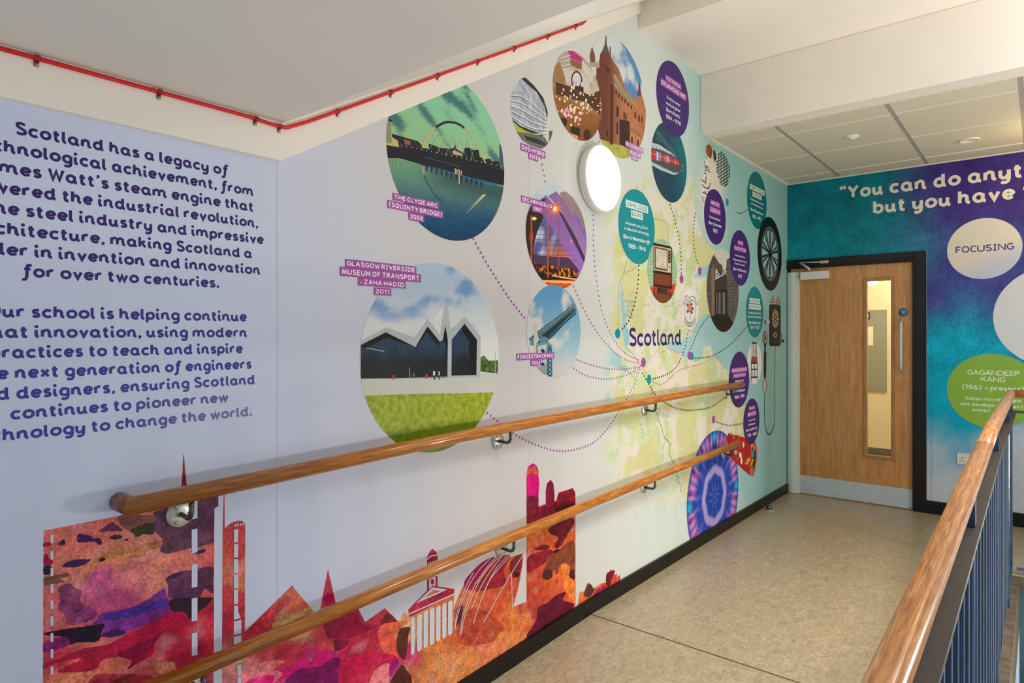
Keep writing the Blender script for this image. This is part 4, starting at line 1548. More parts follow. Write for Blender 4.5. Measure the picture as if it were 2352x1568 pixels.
for p, c, a in (
    ([(460, 220), (700, 130), (820, 60), (880, 130), (800, 190), (560, 300), (490, 280)], (208, 170, 116), .85),
    ([(230, 290), (480, 50), (600, -60), (640, 0), (480, 150), (440, 260), (250, 330)], (190, 40, 70), .6),
    ([(975, 230), (1100, 170), (1290, 110), (1330, 200), (1390, 240), (1500, 250), (1400, 300), (1200, 380), (1080, 375), (1020, 370), (985, 300)], (152, 16, 62), .95),
    ([(1080, 385), (1220, 400), (1200, 450), (1130, 490), (1080, 490)], (128, 20, 60), 1),
    ([(1535, 238), (1600, 125), (1615, 125), (1705, 195), (1640, 232)], (122, 34, 46), 1),
    ([(1540, 245), (1830, 205), (1740, 260), (1700, 350), (1700, 500), (1740, 600), (1680, 560), (1550, 480)], (230, 92, 70), .85),
    ([(1745, 270), (1835, 262), (1820, 330), (1810, 450), (1785, 580), (1750, 570), (1710, 500), (1700, 400), (1720, 310)], (94, 44, 34), 1),
    ([(1770, 222), (1836, 205), (1838, 252), (1760, 258)], (228, 178, 122), .9),
    ([(880, 560), (940, 500), (1080, 500), (1090, 560), (1040, 580), (960, 650), (600, 760), (510, 780), (600, 660), (870, 600)], (208, 16, 120), .95),
    ([(600, 790), (720, 680), (940, 650), (1050, 570), (1130, 570), (1140, 640), (1100, 700), (1130, 830), (620, 840)], (112, 18, 86), .95),
    ([(150, 700), (400, 600), (580, 600), (470, 680), (560, 720), (440, 830), (150, 840)], (242, 132, 144), .75),
    ([(180, 830), (300, 760), (470, 740), (430, 840)], (228, 30, 122), .9),
    ([(1160, 600), (1400, 510), (1560, 520), (1700, 560), (1640, 700), (1500, 760), (1350, 830), (1130, 830)], (204, 22, 76), .9),
    ([(1480, 700), (1610, 620), (1640, 700), (1600, 830), (1440, 830)], (242, 132, 142), .85),
    ([(1630, 640), (1710, 570), (1720, 640), (1640, 760)], (172, 28, 122), 1),
    ([(1630, 850), (1700, 700), (1760, 640), (1800, 690), (1850, 760), (1830, 850)], (84, 38, 38), 1)):
    over(ZB, p, c, a)
over(lambda p: (560 + p[0] / 4.704, 1240 + p[1] / 4.704), [(1981, 540), (1981, 196), (2004, 140), (2037, 97), (2070, 122), (2090, 156), (2088, 504), (2268, 530), (2264, 590), (2060, 690), (1920, 765), (1790, 832), (1776, 754), (1870, 660)], (170, 20, 68), .95, 0, False)
for p, c, a in (
    ([(90, 990), (165, 890), (295, 790), (335, 800), (200, 960), (130, 1050)], (152, 12, 78), 1),
    ([(140, 1030), (230, 960), (375, 790), (465, 775), (420, 880), (430, 1000), (300, 1040), (180, 1060)], (142, 20, 50), .92),
    ([(475, 810), (562, 760), (552, 900), (500, 950), (470, 900)], (122, 28, 40), .95),
    ([(500, 925), (520, 900), (545, 915), (535, 945)], (52, 20, 28), 1),
    ([(30, 1210), (70, 1160), (80, 1200), (60, 1300), (20, 1340)], (86, 24, 52), 1),
    ([(60, 1290), (200, 1190), (420, 1350), (380, 1400), (300, 1480), (60, 1490)], (172, 60, 46), .8),
    ([(612, 112), (696, 112), (696, 268), (612, 276)], (216, 0, 122), 1),
    ([(622, 60), (696, 68), (692, 100), (650, 92)], (206, 104, 40), 1),
    ([(612, 296), (694, 296), (700, 372), (770, 352), (840, 332), (992, 290), (992, 380), (880, 400), (612, 520)], (116, 22, 40), .95),
    ([(770, 200), (800, 160), (820, 200), (824, 330), (770, 340)], (120, 20, 44), 1),
    ([(870, 270), (980, 228), (990, 290), (870, 320)], (112, 16, 38), .95),
    ([(950, 305), (990, 285), (990, 330)], (192, 14, 46), 1),
    ([(850, 380), (992, 340), (992, 400), (860, 420)], (76, 12, 34), 1),
    ([(790, 540), (960, 460), (992, 500), (940, 590), (870, 700), (830, 690), (860, 620), (800, 590)], (112, 14, 36), 1),
    ([(612, 780), (800, 720), (800, 790), (700, 860), (612, 905)], (136, 14, 46), .95),
    ([(670, 715), (740, 678), (790, 690), (760, 720)], (104, 20, 36), 1),
    ([(815, 738), (860, 712), (875, 730), (840, 750)], (44, 22, 26), 1),
    ([(770, 780), (850, 740), (990, 650), (992, 960), (960, 960), (945, 900), (960, 860), (900, 830), (870, 870), (850, 920), (830, 880), (780, 960), (735, 950), (740, 880), (770, 830)], (120, 62, 42), .92),
    ([(735, 950), (750, 890), (800, 880), (815, 930), (780, 965)], (72, 32, 32), 1),
    ([(950, 900), (990, 880), (992, 965), (960, 960)], (70, 30, 30), 1),
    ([(884, 840), (940, 840), (960, 870), (950, 940), (990, 980), (990, 1130), (920, 1060), (900, 960)], (242, 132, 52), .85),
    ([(600, 1450), (680, 1300), (700, 1190), (780, 1150), (830, 1100), (920, 1065), (900, 1130), (960, 1150), (992, 1180), (900, 1300)], (100, 12, 44), 1),
    ([(1074, 1090), (1097, 1010), (1128, 1000), (1150, 1042), (1168, 1034), (1120, 1100)], (92, 50, 42), 1),
    ([(1145, 1090), (1195, 1030), (1245, 1015), (1265, 1040), (1160, 1092)], (162, 38, 82), 1),
    ([(1255, 1000), (1260, 915), (1300, 890), (1320, 890), (1300, 960), (1275, 1025)], (106, 24, 38), 1)):
    over(ZC_, p, c, a, 1.0)
sk = ink.build('skyline', mural, M_WATER, 'red, purple and orange watercolour skyline of towers and spires')
ink = Ink('left', 110)
W_ = paper
Z4 = lambda x, y: (60 + x / 2.861, 1020 + y / 2.861)
Z5 = lambda x, y: (560 + x / 4.704, 1240 + y / 4.704)
Z6 = lambda x, y: (880 + x / 2.969, 1040 + y / 2.969)


def rect(z, x0, x1, y0, y1, sl=0.0):
    dx = x1 - x0
    ink.poly([z(x0, y0), z(x1, y0 - sl * dx), z(x1, y1 - sl * dx), z(x0, y1)], W_, .05)


for a, b in ((595, 650), (702, 757), (810, 865), (918, 975), (1025, 1080), (1130, 1190), (1240, 1297), (1345, 1403), (1458, 1513), (1563, 1620)):
    rect(Z4, 159, 177, a, b, .1)
for a, b in ((378, 492), (560, 716), (790, 942), (1012, 1163), (1242, 1390), (1462, 1600)):
    rect(Z4, 1086, 1124, a, b, .2)
ink.build('window', sk)
ink = Ink('left', 110)
for a, b in ((560, 645), (657, 745), (755, 848), (858, 948), (958, 1050), (1062, 1105)):
    rect(Z4, 1364, 1391, a, b, .15)
ink.poly([Z4(1364, 1100), Z4(1391, 1096), Z4(1408, 1140), Z4(1362, 1152)], W_)
for a, b in ((1162, 1250), (1264, 1345), (1358, 1440)):
    rect(Z4, 1362, 1412, a, b, .2)
for a, b in ((1452, 1520), (1530, 1640)):
    rect(Z4, 1386, 1411, a, b, .2)
ink.build('window', sk)
ink = Ink('left', 110)
for k in range(4):
    ink.poly([Z4(1368 + k * 17, 526 - k * 3), Z4(1379 + k * 17, 524 - k * 3), Z4(1377 + k * 17, 540 - k * 3), Z4(1371 + k * 17, 541 - k * 3)], W_)
for x0, x1, y0, y1 in ((1802, 1843, 838, 1246), (1868, 1920, 805, 1210), (1938, 1986, 770, 1172), (2004, 2056, 740, 1140), (2074, 2122, 712, 1102), (2140, 2186, 683, 1070), (2203, 2252, 655, 1036)):
    w = x1 - x0
    ink.poly([Z5(x0, y0 + 22), Z5(x0 + w * .25, y0), Z5(x0 + w * .8, y0 - 10), Z5(x1, y0 + 8), Z5(x1 - 2, y1 - 46), Z5(x1 - w * .25, y1 - 20), Z5(x0 + w * .3, y1 - 2), Z5(x0, y1 - 26)], W_)
ink.build('column', sk)
ink = Ink('left', 110)
ink.poly([Z5(2035, 506), Z5(2198, 532), Z5(1858, 682)], W_)
ink.poly([Z5(2045, 540), Z5(2128, 548), Z5(1944, 622)], water, .006)
ink.poly([Z5(1776, 792), Z5(2266, 576), Z5(2266, 590), Z5(1776, 806)], W_)
ink.line([Z5(1977, 212), Z5(2000, 185), Z5(2040, 166), Z5(2094, 158)], .006, W_((2.0, .3)), True)
for k in range(5):
    ink.poly([Z5(1984 + k * 22, 246 - k * 7), Z5(1998 + k * 22, 242 - k * 7), Z5(1998 + k * 22, 300), Z5(1984 + k * 22, 304)], W_)
ink.line([Z5(1978, 416), Z5(2036, 384), Z5(2092, 376)], .006, W_((2.0, .3)))
ink.poly([Z5(1998, 420), Z5(2036, 398), Z5(2068, 394), Z5(2066, 494), Z5(2034, 492), Z5(1998, 530)], W_)
ink.spot(*Z5(2033, 448), 3.9, 7, rgb(160, 20, 60))
ink.build('pediment', sk)
ink = Ink('left', 110)
for P in ([(735, 712), (650, 800), (575, 920), (515, 1080), (483, 1215)], [(612, 815), (560, 915), (505, 1075), (487, 1190)], [(770, 702), (690, 800), (610, 925), (550, 1080), (521, 1236)],
          [(795, 700), (700, 800), (624, 930), (562, 1085), (527, 1236)], [(858, 684), (760, 800), (690, 940), (640, 1075), (614, 1165)], [(864, 700), (775, 800), (716, 880), (660, 1010)], [(820, 690), (740, 790), (660, 920), (600, 1060)],
          [(958, 684), (876, 815), (770, 995), (682, 1158)], [(873, 812), (879, 1058)]):
    ink.line([Z6(x, y) for x, y in P], .0042, W_((2.3, .4)), True)
ink.build('roof_line', sk)

# --- lettering on the left
def glare_ink(x, y):  # wall glare painted into the ink: paler and bluer towards lower right
    a, b, c = rgb(60, 44, 108)[:3], rgb(70, 72, 164)[:3], rgb(146, 138, 172)[:3]
    t = sstep(480, 1000, y)
    k = mix(a, b, t)
    return mix(k, c, sstep(840, 1010, y + max(0, x - 100) * .0) * sstep(200, 620, x))


XH = U(100, 300.2)[1] - U(100, 321.7)[1]


def leftcol(uv):
    return glare_ink(*proj((0, uv[0], uv[1])))


for li, (s, ref, xl, yl, xr) in enumerate((
    ('Scotland has a legacy of', 0, 34.4, 311, 524),
    ('technological achievement, from', 3, 8.5, 349, 582.5),
    ('James Watt’s steam engine that', 6, 109.6, 404, 582.5),
    ('powered the industrial revolution,', 3, 21.5, 448, 593),
    ('to the steel industry and impressive', 7, 58.8, 498, 605.5),
    ('architecture, making Scotland a', 3, 16.6, 541, 579),
    ('leader in invention and innovation', 7, 79, 593, 598),
    ('for over two centuries.', 1, 76, 637.5, 503.6),
    ('Our school is helping continue', 4, 71.7, 731.8, 566.7),
    ('that innovation, using modern', 5, 79, 776.3, 567.6),
    ('practices to teach and inspire', 1, 4.3, 823.5, 557.5),
    ('the next generation of engineers', 4, 33.9, 869.6, 578),
    ('and designers, ensuring Scotland', 4, 37.3, 917, 586),
    ('continues to pioneer new', 0, 23.5, 963, 524.5),
    ('technology to change the world.', 3, 5.7, 1013, 579))):
    u0 = U(xl, yl)[0]
    v = 1.9235 - 0.0470 * li if li < 8 else 1.499 - 0.0472 * (li - 8)
    u1 = U(xr, yl)[0]
    ink = Ink('left', 30)
    text(ink, s, u0, u1, v, XH, leftcol, 0.29, ref)
    ink.build('lettering', mural, label='indigo line of lettering reading ' + s.replace('James Watt’s ', ''))
ink = Ink('left', 30)
ptext(ink, 'Scotland', 1444.7, 795.8, 1565, 31, rgb(58, 40, 112), .25, cap=False)
ink.build('lettering', mural, label='indigo word Scotland on the map')

# --- dotted lines and place dots
LINES = [
    (MAUVE, .0064, .0235, [(1087, 548), (1094, 561.6), (1110, 591), (1128, 622), (1150, 656), (1174, 692), (1206, 732)], 'purple dots from the bridge disc to the crane disc'),
    (MAUVE, .0056, .027, [(1242.5, 364), (1247, 390), (1251, 412), (1254, 430)], 'short purple dots above the night hall disc'),
    (MAUVE, .0056, .027, [(1317.6, 657.5), (1338, 705), (1365, 753.6), (1394, 792), (1420, 816), (1446, 829), (1470, 834)], 'purple dots from the night hall disc to the map'),
    (MAUVE, .0056, .027, [(1376, 326), (1375, 345), (1363, 484), (1362.7, 520), (1362.7, 560), (1367.5, 630), (1378, 696), (1392.5, 745), (1416.6, 791), (1440.7, 814), (1459.6, 823), (1470, 828)], 'purple dots falling from the lamp to the map'),
    (MAUVE, .0056, .027, [(1325, 826), (1351, 835.8), (1392, 846), (1427, 848), (1460, 844), (1474, 838)], 'upper purple dots from the crane disc to the map'),
    (MAUVE, .0056, .027, [(1311.5, 841.5), (1341.7, 860.8), (1384, 870), (1418, 866.8), (1451, 855.6), (1472, 842)], 'lower purple dots from the crane disc to the map'),
    (MAUVE, .006, .0255, [(1119, 948), (1142.7, 967.7), (1188.6, 1001), (1249, 1028), (1298, 1035.6), (1354.6, 1020.7), (1389, 991), (1414, 956.7), (1439.5, 913.6), (1456, 885), (1463, 862), (1472, 845)], 'long purple dots looping below the museum disc'),
    (INKB, .0066, .0275, [(1539, 470), (1551.4, 511), (1562, 569), (1565, 629.6)], 'black dots below the container ship disc'),
    (INKB, .0066, .0275, [(1607.8, 457), (1597, 491), (1592.4, 530.6), (1595.5, 576.5), (1603.7, 608)], 'black dots below the striped dress picture'),
    (INKB, .0066, .0275, [(1467, 610), (1465, 651), (1459, 691), (1457, 700.6), (1445, 734), (1432, 752), (1427, 757)], 'black dots below the teal television disc'),
    (INKB, .0066, .0275, [(1580.7, 759), (1572, 800), (1555.5, 839), (1530, 860), (1498, 870.6)], 'black dots below the school badge'),
    (INKB, .0066, .0275, [(1628.4, 725.6), (1608.8, 750.8), (1593, 784.5), (1586, 802.7)], 'black dots below the grey building disc'),
    (INKB, .0066, .0265, [(1716, 748), (1700, 768), (1682, 787), (1667.7, 798.5), (1636.8, 816.7), (1606, 822), (1593, 821.8)], 'black dots leading to the telephone disc'),
    (INKB, .0066, .0265, [(1476, 857), (1489.6, 881), (1505, 905), (1530, 926), (1558, 938.7), (1586, 942), (1628, 936), (1653, 921), (1674, 905)], 'black dots passing behind the upper handrail'),
    (INKB, .0066, .026, [(1644, 968), (1660, 974), (1679, 976.7), (1708, 972)], 'black dots leading to the lowest purple disc'),
    (INKB, .0066, .026, [(1675, 472.6), (1688.4, 485.4), (1701, 490), (1717, 481)], 'black dots leading to the dark teal disc')]
for col, r, gap_, P, lab in LINES:
    ink = Ink('left', 40)
    uv = catmull([U(x, y) for x, y in P], 14)
    dist, nxt = 0.0, 0.0
    for a, b in zip(uv[:-1], uv[1:]):
        s = math.dist(a, b)
        while s > 0 and nxt <= dist + s:
            t = (nxt - dist) / s
            ink.disc(a[0] + (b[0] - a[0]) * t, a[1] + (b[1] - a[1]) * t, r, col, n=14)
            ink.k -= 1
            nxt += gap_
        dist += s
    ink.build('dotted_line', mural, label=lab)
for x, y, ry, col, lab in ((1418.5, 765.5, 11.5, DOT_T, 'teal map dot left of the word Scotland'), (1477.5, 832, 11, DOT_P, 'purple map dot where the purple lines meet'), (1490.5, 871, 10.5, DOT_T, 'teal map dot below the word Scotland'),
                           (1588.5, 818, 9.5, DOT_T, 'teal map dot half behind a purple dot'), (1583, 816, 10, DOT_P, 'purple map dot by the firth'), (1565, 641, 10, DOT_P, 'purple map dot right of the television'),
                           (1606.8, 622.5, 9.5, DOT_P, 'purple map dot left of the grey building'), (1669.8, 464.3, 9, DOT_T, 'teal map dot right of the dress'), (1638.7, 963, 9, DOT_P, 'purple map dot below the upper handrail')):
    ink = Ink('left', 70 if lab.endswith('firth') else 60)
    u, v = U(x, y)
    ink.disc(u, v, abs(U(x, y - ry)[1] - v), col)
    ink.build('map_dot', mural, label=lab)

# ------------------------------------------------------------------ round pictures and name discs
def base_disc(c, k, col, step=None, wall='left', n=72):
    ik = Ink(wall, k)
    ik.disc(c[0], c[1], c[2], col, step, n)
    ik.setclip(*c)
    return ik


def captions(parent, k, rows, lab=None, box_col=MAUVE, txt=INKW, wgt=.3):
    ik = Ink('left', k)
    for s, xl, yt, yb, xr in rows:
        strip(ik, s, xl, yt, yb, xr, box_col, txt, wgt)
    return ik.build('caption', parent, label=lab)


def px(uv):
    return proj((0, uv[0], uv[1]))


def zoom(x0, y0, sc):
    return lambda *pts_: [(x0 + a / sc, y0 + b / sc) for a, b in pts_]


# the arched bridge at dusk
C = (1.8188, 2.169, 0.3297)


def dusk(uv):
    x, y = px(uv)
    sl = y - 0.28 * (x - 890)
    h = 355
    if sl < h:
        c = mix(rgb(136, 204, 164)[:3], rgb(150, 196, 140)[:3], sstep(200, 320, sl))
        cl = fb(uv[0] * .8, uv[1] * 2.2 + uv[0] * 1.0, .2, 3) + .3 * sstep(270, 345, sl) - .1
        c = mix(c, rgb(56, 108, 118)[:3], sstep(.03, .4, cl) * .92)
        return c
    t = sstep(360, 500, y - .1 * (x - 890))
    c = mix(rgb(108, 158, 128)[:3], rgb(8, 78, 116)[:3], t)
    c = mix(c, rgb(22, 46, 66)[:3], .7 * sstep(930, 1040, x) * sstep(416 + 10 * n2(uv[0] * 3, uv[1] * .3, .05, 2), 372, sl))
    return mix(c, rgb(4, 46, 84)[:3], .5 * sstep(500, 550, y) + .6 * max(0, n2(uv[0] * .35, uv[1], .02, 7)) * t)


ik = base_disc(C, 50, dusk, .011)
z = zoom(860, 180, 4.02)
NAVY = rgb(22, 22, 36)
ik.poly(z((105, 600), (230, 625), (440, 640), (700, 690), (1020, 770), (1200, 850), (1200, 990), (1000, 945), (800, 900), (480, 810), (240, 740), (105, 735)), NAVY)
ik.poly(z((160, 510), (260, 540), (400, 580), (440, 620), (440, 650), (160, 640)), rgb(38, 32, 44))
ik.poly(z((270, 560), (330, 580), (330, 615), (280, 610)), rgb(150, 92, 70))
ik.poly(z((110, 400), (150, 376), (158, 620), (110, 612)), rgb(146, 146, 104))
ik.poly(z((130, 378), (146, 374), (172, 402), (132, 396)), rgb(34, 34, 34))
ik.poly(z((158, 540), (215, 575), (225, 635), (110, 615), (112, 596), (158, 600)), rgb(196, 184, 120))
ik.poly(z((500, 600), (600, 640), (700, 650), (740, 640), (820, 690), (830, 640), (880, 640), (900, 660), (960, 660), (970, 720), (1020, 760), (1020, 800), (500, 700)), rgb(24, 26, 36))
ik.poly(z((1020, 745), (1060, 740), (1090, 770), (1110, 760), (1150, 770), (1150, 800), (1195, 830), (1195, 870), (1020, 800)), rgb(26, 30, 46))
ik.poly(z((735, 640), (742, 600), (752, 650)), rgb(24, 26, 36))
ik.poly(z((720, 660), (800, 690), (820, 720), (720, 700)), rgb(196, 176, 120))
ik.poly(z((1150, 600), (1180, 640), (1192, 850), (1155, 830)), rgb(66, 84, 110))
for k, (x, y) in enumerate([(250 + 46 * i, 618 + 9.6 * i) for i in range(21)]):
    ik.spot(*z((x, y))[0], 1.0, 1.2, rgb(232, 226, 196), 8)
ik.poly(z((460, 722), (800, 815), (800, 822), (460, 730)), rgb(66, 80, 104))
ik.poly(z((440, 800), (620, 838), (900, 920), (1000, 940), (1165, 990), (1165, 1010), (1000, 975), (820, 915), (620, 860)), rgb(34, 110, 150))
for x, y0, y1 in ((745, 830, 880), (780, 840, 975), (800, 850, 890), (760, 840, 930)):
    ik.poly(z((x - 6, y0), (x + 6, y0 + 3), (x + 4, y1), (x - 4, y1)), rgb(206, 184, 130))
for x in range(470, 1000, 46):
    y = 800 + (x - 470) * .3
    ik.poly(z((x, y), (x + 22, y + 5), (x + 16, y + 60), (x + 4, y + 55)), rgb(22, 48, 74))
for x in (140, 170, 205):
    ik.poly(z((x, 735), (x + 14, 737), (x + 8, 820), (x, 820)), rgb(170, 140, 100))
arch = [(440, 640), (470, 560), (520, 490), (580, 435), (640, 410), (700, 404), (770, 420), (830, 460), (890, 530), (940, 610), (985, 690), (1020, 780)]
ik.k += 1
ik.stroke([ik.U(*z(p)[0]) for p in catmull(arch, 5)], .0095, rgb(196, 180, 130))
ik.stroke([ik.U(*z(p)[0]) for p in catmull([(560, 452), (640, 410), (700, 404), (770, 420), (830, 460)], 5)], .0095, rgb(26, 40, 52))
ik.k += 1
for a, b in (((520, 490), (600, 680)), ((600, 500), (500, 660)), ((660, 520), (580, 690)), ((640, 520), (700, 700)), ((730, 530), (650, 715)), ((720, 540), (790, 720)), ((800, 560), (720, 700)), ((790, 570), (850, 735)), ((860, 570), (800, 720)), ((850, 560), (920, 760)), ((920, 640), (880, 760))):
    ik.stroke([ik.U(*z(a)[0]), ik.U(*z(b)[0])], .0018, rgb(150, 176, 160))
ik.k += 1
ik.stroke([ik.U(*z(p)[0]) for p in catmull([(440, 820), (470, 930), (520, 1020), (560, 1080), (620, 1130)], 5)], .006, rgb(56, 84, 96))
ik.stroke([ik.U(*z(p)[0]) for p in [(440, 815), (455, 890)]], .010, rgb(176, 160, 120))
for i in range(16):
    x, y = 1010 - 11 * i, 1075 + 11 * i
    ik.poly(z((x - 22 + i, y), (x + 14, y - 6), (x + 16, y + 6), (x - 20 + i, y + 9)), mix(rgb(214, 196, 150)[:3], rgb(70, 110, 124)[:3], i / 16))
t = ik.build('photo_disc', mural, label='dusk photograph of an arched bridge over a river')
captions(t, 130, [('THE CLYDE ARC', 901, 442.4, 459, 1006.8), ('(SQUINTY BRIDGE)', 889, 458.8, 477, 1017.3), ('2006', 937.6, 487.2, 504.8, 973.7)])

# the zig-zag roofed museum
C = (1.7417, 1.3705, 0.3696)


def museum(uv):
    x, y = px(uv)
    c = mix(rgb(176, 196, 214)[:3], rgb(226, 228, 226)[:3], sstep(640, 780, y) + .0)
    cl = fb(uv[0], uv[1] * 1.6, .2, 4)
    c = mix(c, rgb(104, 150, 200)[:3], sstep(.05, .5, cl + .28 * sstep(960, 880, x) * sstep(720, 670, y) + .16 * sstep(1050, 1110, x) * sstep(700, 640, y)) * sstep(790, 690, y) * .9)
    return c


def lawn(uv):
    x, y = px(uv)
    c = mix(rgb(130, 152, 16)[:3], rgb(178, 188, 44)[:3], .5 + n2(uv[0], uv[1], .02, 1) + .6 * n2(uv[0], uv[1], .008, 2))
    sh = sstep(985 - (x - 880) * .12, 997 - (x - 880) * .12, y + 8 * n2(uv[0], uv[1], .05, 8)) * .62
    return mix(c, rgb(70, 106, 10)[:3], sh)


ik = base_disc(C, 50, museum, .012)
z = zoom(780, 560, 3.136)
ik.poly(z((100, 960), (1200, 945), (1200, 1090), (100, 1100)), rgb(208, 208, 198))
ik.poly(z((100, 1094), (400, 1084), (1200, 1066), (1200, 1600), (100, 1600)), lawn, .012)
RF, RFD = rgb(186, 192, 194), rgb(214, 218, 216)
ik.poly(z((170, 650), (330, 598), (490, 620), (545, 600), (630, 540), (800, 640), (545, 720), (150, 740)), rgb(220, 222, 220))
ik.poly(z((680, 540), (750, 440), (760, 640), (700, 660)), rgb(222, 226, 228))
ik.poly(z((805, 615), (860, 570), (850, 640), (805, 640)), rgb(60, 120, 176))
ik.poly(z((150, 700), (333, 600), (540, 674), (632, 538), (722, 655), (750, 440), (763, 426), (777, 440), (800, 628), (900, 520), (1015, 665), (1010, 958), (775, 965), (150, 975)), RF)
GL = lambda uv: mix(rgb(42, 66, 92)[:3], rgb(20, 24, 26)[:3], sstep(790, 835, px(uv)[1] + 14 * n2(uv[0], uv[1], .05, 3)))
ik.poly(z((150, 728), (180, 752), (332, 636), (545, 742), (632, 594), (718, 706), (742, 690), (760, 588), (778, 690), (775, 964), (150, 970)), GL, .012)
ik.poly(z((806, 690), (898, 574), (988, 690), (984, 945), (804, 948)), GL, .012)
ik.poly(z((150, 728), (180, 756), (332, 676), (545, 742), (332, 636)), rgb(14, 20, 18))
ik.poly(z((545, 742), (632, 594), (724, 708), (704, 736), (628, 630), (560, 736)), rgb(14, 20, 18))
ik.poly(z((742, 690), (760, 588), (778, 690), (775, 964), (764, 964), (762, 720)), rgb(12, 18, 18))
ik.poly(z((898, 574), (988, 690), (984, 945), (930, 945), (930, 700), (880, 620)), rgb(14, 18, 20))
ik.k += 1
for i in range(15):
    x = 205 + i * 39
    ik.stroke([ik.U(*z((x, 680 if x < 500 else 740))[0]), ik.U(*z((x, 960))[0])], .0014, rgb(18, 28, 42))
for i in range(4):
    ik.stroke([ik.U(*z((826 + i * 36, 700))[0]), ik.U(*z((826 + i * 36, 945))[0])], .0014, rgb(18, 28, 42))
for y in (790, 880):
    ik.stroke([ik.U(*z((160, y))[0]), ik.U(*z((770, y - 6))[0])], .0014, rgb(30, 44, 56))
ik.stroke([ik.U(*z((190, 748))[0]), ik.U(*z((320, 774))[0])], .0022, rgb(196, 206, 206))
ik.stroke([ik.U(*z((500, 890))[0]), ik.U(*z((506, 960))[0])], .004, rgb(150, 156, 150))
ik.poly(z((155, 968), (775, 962), (775, 955), (380, 966)), rgb(170, 172, 166))
ik.poly(z((1014, 815), (1040, 805), (1070, 840), (1140, 838), (1140, 935), (1012, 918)), lambda uv: mix(rgb(34, 62, 24)[:3], rgb(104, 136, 60)[:3], .5 + n2(uv[0], uv[1], .015)), .008)
ik.poly(z((1012, 930), (1136, 935), (1136, 958), (1012, 958)), rgb(206, 210, 206))
ik.poly(z((1118, 780), (1122, 780), (1122, 938), (1117, 938)), rgb(176, 178, 172))
for x, y, w, h, c in ((380, 945, 14, 33, rgb(214, 60, 46)), (618, 937, 14, 34, rgb(214, 60, 46)), (672, 916, 14, 34, rgb(232, 232, 230)), (676, 946, 10, 30, rgb(24, 26, 30)), (710, 918, 10, 30, rgb(210, 214, 214)), (711, 946, 9, 30, rgb(60, 66, 76)), (528, 930, 9, 22, rgb(130, 130, 180))):
    ik.poly(z((x, y), (x + w, y), (x + w, y + h), (x, y + h)), c)
t = ik.build('photo_disc', mural, label='daylight photograph of a zig-zag roofed museum behind a green lawn')
captions(t, 130, [('GLASGOW RIVERSIDE', 792, 594.4, 613, 955.4), ('MUSEUM OF TRANSPORT', 780, 612, 633, 966), ('- ZAHA HADID', 821.5, 636.8, 655, 930.8), ('2011', 858, 659.7, 677, 898)])

# the ribbed arena
C = (2.3538, 2.4896, 0.1626)
ik = base_disc(C, 50, lambda uv: mix(rgb(212, 208, 200)[:3], paper(uv), sstep(.09, .16, math.dist(uv, C[:2])) * .6), .02)
z = zoom(1140, 60, 4.356)
ik.poly(z((140, 690), (245, 520), (290, 515), (400, 640), (500, 800), (515, 900), (470, 1080), (330, 1050), (160, 960), (140, 800)), lambda uv: mix(rgb(150, 160, 176)[:3], rgb(196, 200, 206)[:3], .5 + .9 * n2(uv[0] + uv[1], uv[1], .04)), .012)
ik.poly(z((245, 524), (290, 515), (380, 600), (470, 720), (512, 860), (508, 930), (480, 800), (400, 660)), rgb(46, 46, 40))
ik.k += 1
for k in range(6):
    a = [(140, 690 + k * 50), (250, 700 + k * 66), (380, 790 + k * 58), (500, 900 + k * 34)]
    ik.stroke([ik.U(*z(p)[0]) for p in catmull(a, 4)], .004, rgb(226, 230, 232))
    ik.stroke([ik.U(*z((p[0], p[1] + 14))[0]) for p in catmull(a, 4)], .003, rgb(96, 110, 136))
for k in range(5):
    ik.stroke([ik.U(*z(p)[0]) for p in ((290 + k * 45, 580 + k * 50), (220 + k * 62, 950 + k * 24))], .0026, rgb(110, 122, 142))
ik.poly(z((150, 930), (240, 1000), (380, 1055), (470, 1085), (460, 1110), (330, 1080), (160, 990)), rgb(38, 40, 36))
ik.poly(z((165, 975), (300, 1050), (400, 1085), (395, 1105), (200, 1060)), rgb(176, 184, 40))
ik.poly(z((190, 1055), (330, 1070), (480, 1110), (520, 1170), (470, 1240), (330, 1190), (220, 1120)), rgb(110, 112, 106))
ik.poly(z((270, 1090), (420, 1130), (500, 1180), (480, 1200), (300, 1140)), rgb(50, 52, 50))
ik.poly(z((525, 1045), (560, 1050), (560, 1110), (525, 1170)), rgb(96, 92, 80))
t = ik.build('photo_disc', mural, label='small photograph of a silver ribbed arena')
captions(t, 130, [('OVO HYDRO', 1195, 327.4, 344.9, 1251.8), ('2013', 1213, 349, 364.3, 1235.3)])

# sandstone museum outside
C = (3.1265, 2.7825, 0.3295)


def bluesky(uv):
    x, y = px(uv)
    cl = fb(uv[0], uv[1], .2, 12) + sstep(1440, 1400, x) * .6
    c = mix(rgb(88, 140, 196)[:3], rgb(214, 220, 222)[:3], sstep(-.05, .3, cl))
    return mix(c, paper(uv), sstep(1400, 1372, x) * .9)


ik = base_disc(C, 45, bluesky, .016)
z = zoom(1140, 60, 4.356)


def stone(uv):
    x, y = px(uv)
    c = mix(rgb(112, 60, 44)[:3], rgb(190, 124, 84)[:3], sstep(1388, 1440, x))
    return mix(c, rgb(90, 50, 40)[:3], max(0, min(.5, .3 * n2(uv[0], uv[1], .02) + .25 * n2(uv[0], uv[1], .008))))


